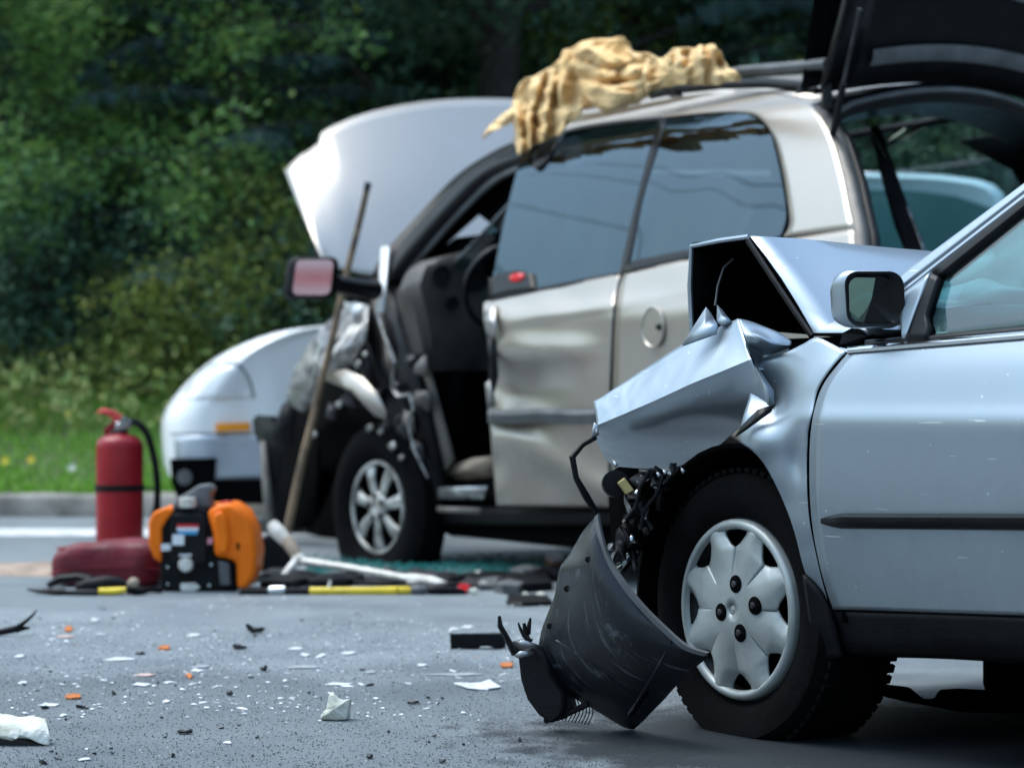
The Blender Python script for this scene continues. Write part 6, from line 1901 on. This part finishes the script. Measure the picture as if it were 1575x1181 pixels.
def upright(name, pts, depth, mat, label, cat, jit=.004, foot=None):
    """a piece seen side-on: outline in photo points, at the distance of its foot"""
    fv = foot or max(v for u, v in pts)
    Y = G(700, fv).y
    b = MB()
    n = len(pts)
    rng = random.Random(int(pts[0][0]) + n)
    fr = [P(u, v, Y) for u, v in pts]
    bk = [p + Vector((rng.uniform(-jit, jit), depth * rng.uniform(.8, 1.1), rng.uniform(-jit, jit))) for p in fr]
    for p in fr + bk: p.z = max(p.z, .002)
    cf = sum(fr, Vector()) / n + Vector((0, -jit * 2, 0)); cb = sum(bk, Vector()) / n
    b.add(fr + bk + [cf, cb], [(i, (i + 1) % n, 2 * n) for i in range(n)] + [(n + (i + 1) % n, n + i, 2 * n + 1) for i in range(n)] + [(i, i + n, (i + 1) % n + n, (i + 1) % n) for i in range(n)])
    return mk(name, b, mat, None, smooth=35, label=label, cat=cat, bevel=.0015)

# foam block at the left edge: two parts, the pale foam and its black backing
fb = thing('foam_block', 'large torn white foam block with a black underside at the left edge', 'foam block', G(20, 1144))
FY = G(20, 1146).y
b = MB().loft([[(-40, 1092, FY + .05), (0, 1095, FY + .05), (26, 1101, FY + .05), (45, 1100, FY + .05), (71, 1103, FY + .04)], [(-40, 1112, FY), (0, 1114, FY), (26, 1116, FY), (45, 1118, FY), (74, 1122, FY)],
               [(-40, 1133, FY - .01), (0, 1133, FY - .01), (26, 1136, FY - .015), (30, 1131, FY - .01), (77, 1146, FY - .01)]], 30, 10, P, smooth=False)
for p in b.V: p += Vector((0, .006 * noise.noise(p * 40), .004 * noise.noise(p * 30)))
mk('foam', b, M_FOAM, fb, thick=.05, smooth=50)
mk('black_backing', MB().prism([P(-40, 1138, FY), P(30, 1136, FY), P(74, 1147, FY), P(-40, 1147, FY)], (0, .08, 0)), M_CHIPK, fb, smooth=None)
upright('foam_chunk', [(492, 1105), (497, 1094), (502, 1092), (506, 1068), (512, 1068), (520, 1073), (529, 1076), (538, 1074), (536, 1088), (533, 1107), (515, 1108), (502, 1106)], .035, M_FOAM, 'white foam chunk standing alone in the middle of the road', 'foam chunk', .008)
lump('plastic_sliver', [(697, 1052), (715, 1055), (745, 1052), (755, 1047), (770, 1059), (750, 1062), (722, 1061)], .006, M_CHIPW, 'long pale plastic sliver left of the torn bumper', 'plastic sliver')
upright('trim_panel', [(693, 976), (700, 974), (776, 975), (779, 980), (778, 996), (760, 998), (758, 993), (738, 994), (736, 998), (693, 997)], .04, M_BLKPL, 'black oblong trim panel lying left of the bumper struts', 'trim panel')
tw = thing('rubber_strip', 'forked black rubber strip on the road at the left edge', 'rubber strip', G(20, 978))
TWY = G(20, 978).y
mk('strip_limb', MB().tube([P(-40, 978, TWY), P(0, 972, TWY), P(20, 968, TWY), P(30, 963, TWY)], [.006, .011, .012, .008], 7), M_BLKPL, tw)
mk('strip_limb', MB().tube([P(28, 964, TWY), P(40, 955, TWY), P(50, 946, TWY), P(57, 938, TWY)], [.009, .006, .004, .002], 6), M_BLKPL, tw)
mk('strip_limb', MB().tube([P(24, 969, TWY), P(36, 966, TWY), P(46, 965, TWY)], [.010, .007, .003], 6), M_BLKPL, tw)
upright('plastic_clip', [(377, 960), (382, 958), (388, 966), (396, 967), (404, 964), (407, 968), (400, 972), (388, 974), (380, 968)], .02, M_CHIPK, 'curled black plastic clip on the road, up from the middle', 'plastic clip', foot=975)
upright('plastic_clip', [(357, 992), (361, 989), (368, 990), (372, 993), (378, 993), (379, 997), (370, 998), (360, 999)], .015, M_CHIPK, 'stubby black clip just below the curled one', 'plastic clip')
t1 = upright('plastic_shell', [(271, 1124), (276, 1121), (284, 1123), (294, 1121), (297, 1127), (290, 1129), (276, 1129)], .012, M_CHIPK, 'small black shell with a pale rim near the bottom left', 'plastic shell')
upright('plastic_clip', [(349, 1066), (351, 1062), (355, 1061), (357, 1065), (360, 1070), (349, 1070)], .01, M_CHIPK, 'square black clip left of the white foam chunk', 'plastic clip')
upright('plastic_clip', [(207, 1005), (211, 1002), (219, 1001), (224, 1004), (222, 1007), (209, 1007)], .012, M_CHIPK, 'rounded black scrap among the pale chips on the left', 'plastic scrap')
upright('plastic_clip', [(399, 1027), (404, 1026), (407, 1022), (411, 1023), (410, 1033), (404, 1032)], .01, M_CHIPK, 'angular black scrap at the centre of the road', 'plastic scrap')
upright('plastic_clip', [(626, 1078), (632, 1076), (643, 1077), (645, 1081), (636, 1083), (627, 1082)], .01, M_CHIPK, 'black scrap right of the white foam chunk', 'plastic scrap')
upright('stone', [(563, 1163), (566, 1160), (572, 1160), (574, 1164), (571, 1167), (565, 1167)], .012, M_CHIPK, 'black pebble at the bottom edge, left one of two', 'pebble')
upright('stone', [(675, 1170), (678, 1168), (684, 1168), (685, 1171), (681, 1173), (676, 1173)], .012, M_CHIPK, 'black pebble at the bottom edge, right one of two', 'pebble')
for (pts, lab) in (([(100, 1072), (112, 1070), (123, 1071), (124, 1075), (110, 1076), (101, 1075)], 'orange lens shard above the foam block on the left'),
                   ([(243, 997), (252, 995), (262, 996), (260, 1000), (246, 1000)], 'orange lens shard among the pale chips on the left'),
                   ([(769, 1023), (778, 1021), (790, 1022), (788, 1027), (772, 1028)], 'orange lens shard beside the torn bumper'),
                   ([(99, 968), (104, 965), (112, 966), (110, 972), (101, 972)], 'small orange lens shard far left behind the chips'),
                   ([(285, 1040), (291, 1038), (297, 1041), (293, 1045)], 'tiny amber lens shard left of the road centre')):
    lump('lens_shard', pts, .007, M_CHIPO, lab, 'lens shard', .002)
lump('lamp_piece', [(838, 868), (842, 860), (856, 858), (866, 862), (866, 872), (850, 876)], .03, M_CHIPO, 'orange lamp piece on the road behind the torn bumper', 'lamp piece', .006)
lump('lens_shard', [(703, 909), (708, 905), (718, 905), (724, 909), (718, 914), (706, 914)], .02, M_RED, 'dark red tail lens shard at the tip of the rescue ram', 'lens shard', .004)
for (pts, m_, lab, z_) in (([(780, 925), (785, 921), (820, 920), (846, 921), (848, 931), (800, 933), (782, 931)], M_BLKPL, 'flat black trim strip on the road left of the bumper tip', .016),
                     ([(778, 902), (800, 896), (845, 895), (850, 908), (800, 912)], M_BLKPL, 'dented black panel heaped behind the trim strip', .035),
                     ([(730, 898), (760, 893), (800, 896), (790, 906), (740, 908)], M_GREY, 'grey sheet scrap between the ram and the bumper', .02),
                     ([(700, 890), (740, 884), (780, 888), (860, 884), (870, 894), (760, 898)], M_BLKTR, 'long black seal strip under the minivan sill', .02),
                     ([(560, 893), (600, 888), (640, 884), (700, 886), (690, 892), (610, 898)], M_DSTEEL, 'dark metal scrap under the white entry bar', .02),
                     ([(470, 900), (500, 893), (540, 890), (560, 896), (530, 903), (480, 905)], M_BLKPL, 'black plastic scrap behind the yellow sleeve', .03),
                     ([(400, 905), (420, 895), (470, 890), (480, 898), (450, 906)], M_BLKPL, 'black plastic scrap under the spike of the entry bar', .03),
                     ([(800, 886), (830, 880), (868, 878), (872, 888), (830, 892)], M_DSTEEL, 'buckled dark metal scrap behind the bumper tip', .025)):
    lump('wreck_scrap', pts, z_, m_, lab, 'wreck scrap', .012)
for k, (u, v) in enumerate(((729, 916), (808, 923), (832, 922), (735, 888), (664, 862), (745, 905))):
    c = G(u, v); 
    b = MB().ico(c + Vector((0, 0, .018)), .014, 2, (1.2, .8, .9), .5, k)
    mk('foam_crumb', b, M_FOAM, None, smooth=60, label=['white foam crumb on the bare road before the ram tip', 'white foam crumb on the flat black trim strip', 'white foam crumb at the right end of the flat trim strip', 'white foam crumb on the long seal strip', 'white foam crumb in the green glass under the minivan', 'white foam crumb beside the grey sheet scrap'][k], cat='foam crumb')
srng = random.Random(91)
for k in range(22):
    u = srng.uniform(400, 870); v = srng.uniform(882, 912)
    w, h = srng.uniform(10, 34), srng.uniform(3, 8)
    lump('wreck_scrap', [(u - w, v + srng.uniform(-1, 2)), (u - w * .3, v - h), (u + w * .5, v - h * srng.uniform(.4, 1)), (u + w, v + srng.uniform(-2, 1)), (u + w * .4, v + h * .5), (u - w * .4, v + h * .6)],
         srng.uniform(.008, .045), srng.choice([M_BLKPL, M_BLKPL, M_DSTEEL, M_CHIPK, M_GREY]), 'small dark scrap in the litter between the ram and the minivan', 'wreck scrap', .014, 'dark scraps littering the road by the minivan', k)
# hydraulic hose snaking among the gear
hs = thing('hydraulic_hose', 'thin black hydraulic hose running from the power unit to the ram', 'hose', G(420, 905))
pts = resample([(362, 905), (385, 898), (410, 889), (430, 893), (455, 899), (500, 897), (540, 900), (600, 902), (650, 899), (700, 903), (760, 899), (800, 905)], 60)
mk('hose_line', MB().tube([G(u, v) + Vector((0, 0, .012)) for u, v in pts], .010, 7), M_BLKPL, hs)

# chips one can count: copies of a few shapes
def chip_mesh(seed, flat):
    rng = random.Random(seed)
    n = rng.randint(3, 6)
    V, F = [], []
    for zz in (0, 1):
        for k in range(n):
            a = 2 * math.pi * k / n + rng.uniform(-.3, .3)
            r = rng.uniform(.6, 1.1)
            V.append((math.cos(a) * r, math.sin(a) * r * .6, zz * flat * rng.uniform(.3, 2.2)))
    F = [tuple(range(n - 1, -1, -1)), tuple(range(n, 2 * n))] + [(i, (i + 1) % n, (i + 1) % n + n, i + n) for i in range(n)]
    me = bpy.data.meshes.new('chip')
    me.from_pydata(V, [], F)
    return me
kinds = [('plastic_chip', M_CHIPW, 'small white plastic chip on the asphalt', 'plastic chip', 'white plastic chips on the road', 210),
         ('plastic_chip', M_CHIPG, 'small grey plastic chip on the asphalt', 'plastic chip', 'grey plastic chips on the road', 70),
         ('rubber_crumb', M_CHIPK, 'small black crumb on the asphalt', 'crumb', 'black crumbs on the road', 80),
         ('lens_chip', M_CHIPO, 'tiny orange lens chip on the asphalt', 'lens chip', 'orange lens chips on the road', 4),
         ('paint_chip', M_CHIPT, 'small pinkish paint chip on the asphalt', 'paint chip', 'pinkish paint chips on the road', 9)]
rng = random.Random(2024)
for kn, m_, lab, cat, grp, cnt in kinds:
    meshes = [chip_mesh(hash_ + cnt, .22 if m_ is not M_CHIPK else .5) for hash_ in range(5)]
    for me in meshes: me.materials.append(m_)
    for q in range(cnt):
        while True:
            v = min(max(rng.gauss(1012, 48), 930), 1172)
            u = rng.uniform(-30, 800)
            if m_ is M_CHIPK: v = rng.uniform(940, 1175)
            if v > 1060 and m_ is not M_CHIPK and rng.random() < .6: continue
            if noise.noise((u * .011, v * .035, 4)) > rng.uniform(-.35, .35): break
        p = G(u, v)
        o = bpy.data.objects.new(kn, meshes[q % 5]); COL.objects.link(o)
        s = rng.uniform(.003, .0075) * (1.9 if rng.random() < .14 else 1)
        if m_ is M_CHIPK: s *= .75
        o.scale = (s * rng.uniform(.8, 2.0), s, s)
        o.location = (p.x, p.y, .001)
        o.rotation_euler = (rng.uniform(-.15, .15), rng.uniform(-.15, .15), rng.uniform(0, 6.28))
        o['label'] = lab; o['category'] = cat; o['group'] = grp
# pale strips of trim among the chips, each told by its colour, length and what lies next to it
MARKS = [(36, 1120, 'the foam block'), (515, 1088, 'the white foam chunk'), (735, 986, 'the black trim panel'), (28, 965, 'the forked rubber strip'), (392, 966, 'the curled black clip'), (368, 995, 'the stubby black clip'),
         (733, 1055, 'the long plastic sliver'), (112, 1073, 'the orange shard by the foam block'), (252, 998, 'the orange shard among the chips'), (284, 1125, 'the small black shell'), (354, 1066, 'the square black clip'),
         (215, 1004, 'the rounded black scrap'), (405, 1028, 'the angular black scrap'), (635, 1079, 'the black scrap by the foam chunk'), (105, 968, 'the small orange shard far left'), (568, 1163, 'the left black pebble'), (555, 909, 'the yellow sleeve')]
USED = set()
def sliver_label(u, v, w, m_):
    colr = {M_CHIPW: 'white', M_CHIPG: 'grey', M_CHIPT: 'pinkish'}[m_]
    size = 'long' if w > 40 else ('short' if w < 19 else 'thin')
    for d_, mu, mv, nm_ in sorted((math.hypot(u - a, (v - b_) * 2.5), a, b_, n) for a, b_, n in MARKS):
        du, dv = u - mu, (v - mv) * 2.5
        rel = ('right of' if du > 0 else 'left of') if abs(du) > abs(dv) else ('in front of' if dv > 0 else 'behind')
        lab = size + ' ' + colr + ' trim sliver ' + rel + ' ' + nm_
        if lab not in USED:
            USED.add(lab); return lab
    return size + ' ' + colr + ' trim sliver on the asphalt'
for k, (u, v, w, m_) in enumerate(((184, 1015, 50, M_CHIPW), (303, 1032, 22, M_CHIPW), (310, 1026, 30, M_CHIPG), (222, 1039, 34, M_CHIPT), (298, 978, 24, M_CHIPW), (218, 1054, 30, M_CHIPW), (75, 1085, 34, M_CHIPW), (261, 1050, 20, M_CHIPW),
                                (465, 1027, 56, M_CHIPG), (520, 1053, 44, M_CHIPW), (536, 1005, 26, M_CHIPW), (570, 1034, 20, M_CHIPG), (700, 1038, 90, M_CHIPG), (455, 998, 26, M_CHIPW), (470, 1008, 18, M_CHIPW), (100, 979, 30, M_CHIPT),
                                (147, 954, 16, M_CHIPW), (155, 976, 14, M_CHIPW), (30, 1010, 18, M_CHIPW), (35, 1051, 16, M_CHIPW), (256, 1079, 14, M_CHIPW), (700, 968, 22, M_CHIPW), (718, 965, 20, M_CHIPW), (650, 1023, 18, M_CHIPW), (98, 1101, 12, M_CHIPW), (350, 1143, 14, M_CHIPW), (130, 1169, 20, M_CHIPW))):
    lump('trim_sliver', [(u - w / 2, v + 1), (u - w * rng.uniform(.1, .3), v - rng.uniform(.8, 3)), (u + w * rng.uniform(.1, .35), v - rng.uniform(.5, 2.6)), (u + w / 2, v + rng.uniform(-1, 1)), (u + w * rng.uniform(.0, .3), v + rng.uniform(.6, 2.4)), (u - w * rng.uniform(.1, .35), v + rng.uniform(.8, 2.6))], .004, m_, sliver_label(u, v, w, m_), 'trim sliver', .0015, 'pale trim slivers on the road', k)
# loose grit and stone tops too fine to count, and the glass under the minivan
M_GRITL = pm('stone_grit', (.24, .26, .275), .8, var=.3, scale=90)
mb, mw, ml = MB(), MB(), MB()
for _ in range(30000):
    Y = 4.6 + 3.2 * rng.random() ** 1.5
    X = rng.uniform(-.24, .10) * Y
    p = Vector((X, Y, 0))
    s = rng.uniform(.0010, .0026)
    a = rng.uniform(0, 6.28)
    V = [p + Vector((math.cos(a + k * 2.09) * s, math.sin(a + k * 2.09) * s, 0)) for k in range(3)] + [p + Vector((0, 0, s * 1.1))]
    f = rng.random()
    (mb if f < .38 else (mw if f > .988 else ml)).add(V, [(0, 1, 3), (1, 2, 3), (2, 0, 3)])
M_GRITD = pm('dark_grit', (.03, .034, .04), .7, var=.3, scale=90)
mf = MB()
for _ in range(1700):
    Y = 5.3 + 3.6 * rng.random() ** 1.1
    X = rng.uniform(-.23, .03) * Y
    if noise.noise((X * 1.6, Y * 1.3, 11)) < rng.uniform(-.25, .45): continue
    p = Vector((X, Y, .002))
    s = .0016 + .0055 * rng.random() ** 2.2
    a = rng.uniform(0, 6.28)
    n_ = rng.randint(3, 5)
    up = Vector((rng.gauss(0, .2), rng.gauss(0, .2), 0)) * s
    V = [p + Vector((math.cos(a + k * 6.283 / n_) * s * rng.uniform(.7, 1.6), math.sin(a + k * 6.283 / n_) * s, rng.uniform(0, .5) * s)) for k in range(n_)] + [p + up + Vector((0, 0, s * .7))]
    mf.add(V, [(k, (k + 1) % n_, n_) for k in range(n_)])
mk('plastic_flakes', mf, M_CHIPW, kind='stuff', smooth=None, recalc=False)
mk('dark_grit', mb, M_GRITD, kind='stuff', smooth=None, recalc=False)
mk('stone_grit', ml, M_GRITL, kind='stuff', smooth=None, recalc=False)
mk('glass_dust', mw, M_CHIPW, kind='stuff', smooth=None, recalc=False)
mb = MB()
for _ in range(2600):
    u = rng.uniform(470, 900); v = 868 + rng.gauss(6, 7)
    p = G(u, max(v, 855))
    s = rng.uniform(.004, .009)
    z0 = .012 * rng.random()
    b = MB().box(p + Vector((0, 0, z0 + s * .5)), (s, s * rng.uniform(.7, 1.4), s))
    R_ = Matrix.Rotation(rng.uniform(0, 3), 3, 'Z')
    c = p + Vector((0, 0, z0))
    mb.add([c + R_ @ (q - c) for q in b.V], b.F)
mk('glass_crumbs', mb, M_TGLASS, kind='stuff', smooth=None, recalc=False)
# spilled absorbent
M_SAND = pm('absorbent_grit', (.36, .27, .21), .95, var=.3, scale=14, bump=.8, bscale=80)
rows = []
for i in range(41):
    f = i / 40
    x = -3.2 + (3.2 - 1.62) * f
    rows.append([Vector((x, 9.9 + .85 * g + .10 * noise.noise((x * 3, g * 2, 1)), .0015 + max(0, .022 * math.sin(math.pi * g) * min(1, (1 - f) * 6) * (1 + .6 * noise.noise((x * 5, g * 5, 2)))))) for g in [k / 14 for k in range(15)]])
o = mk('absorbent', MB().grid(rows), M_SAND, kind='stuff', smooth=60)
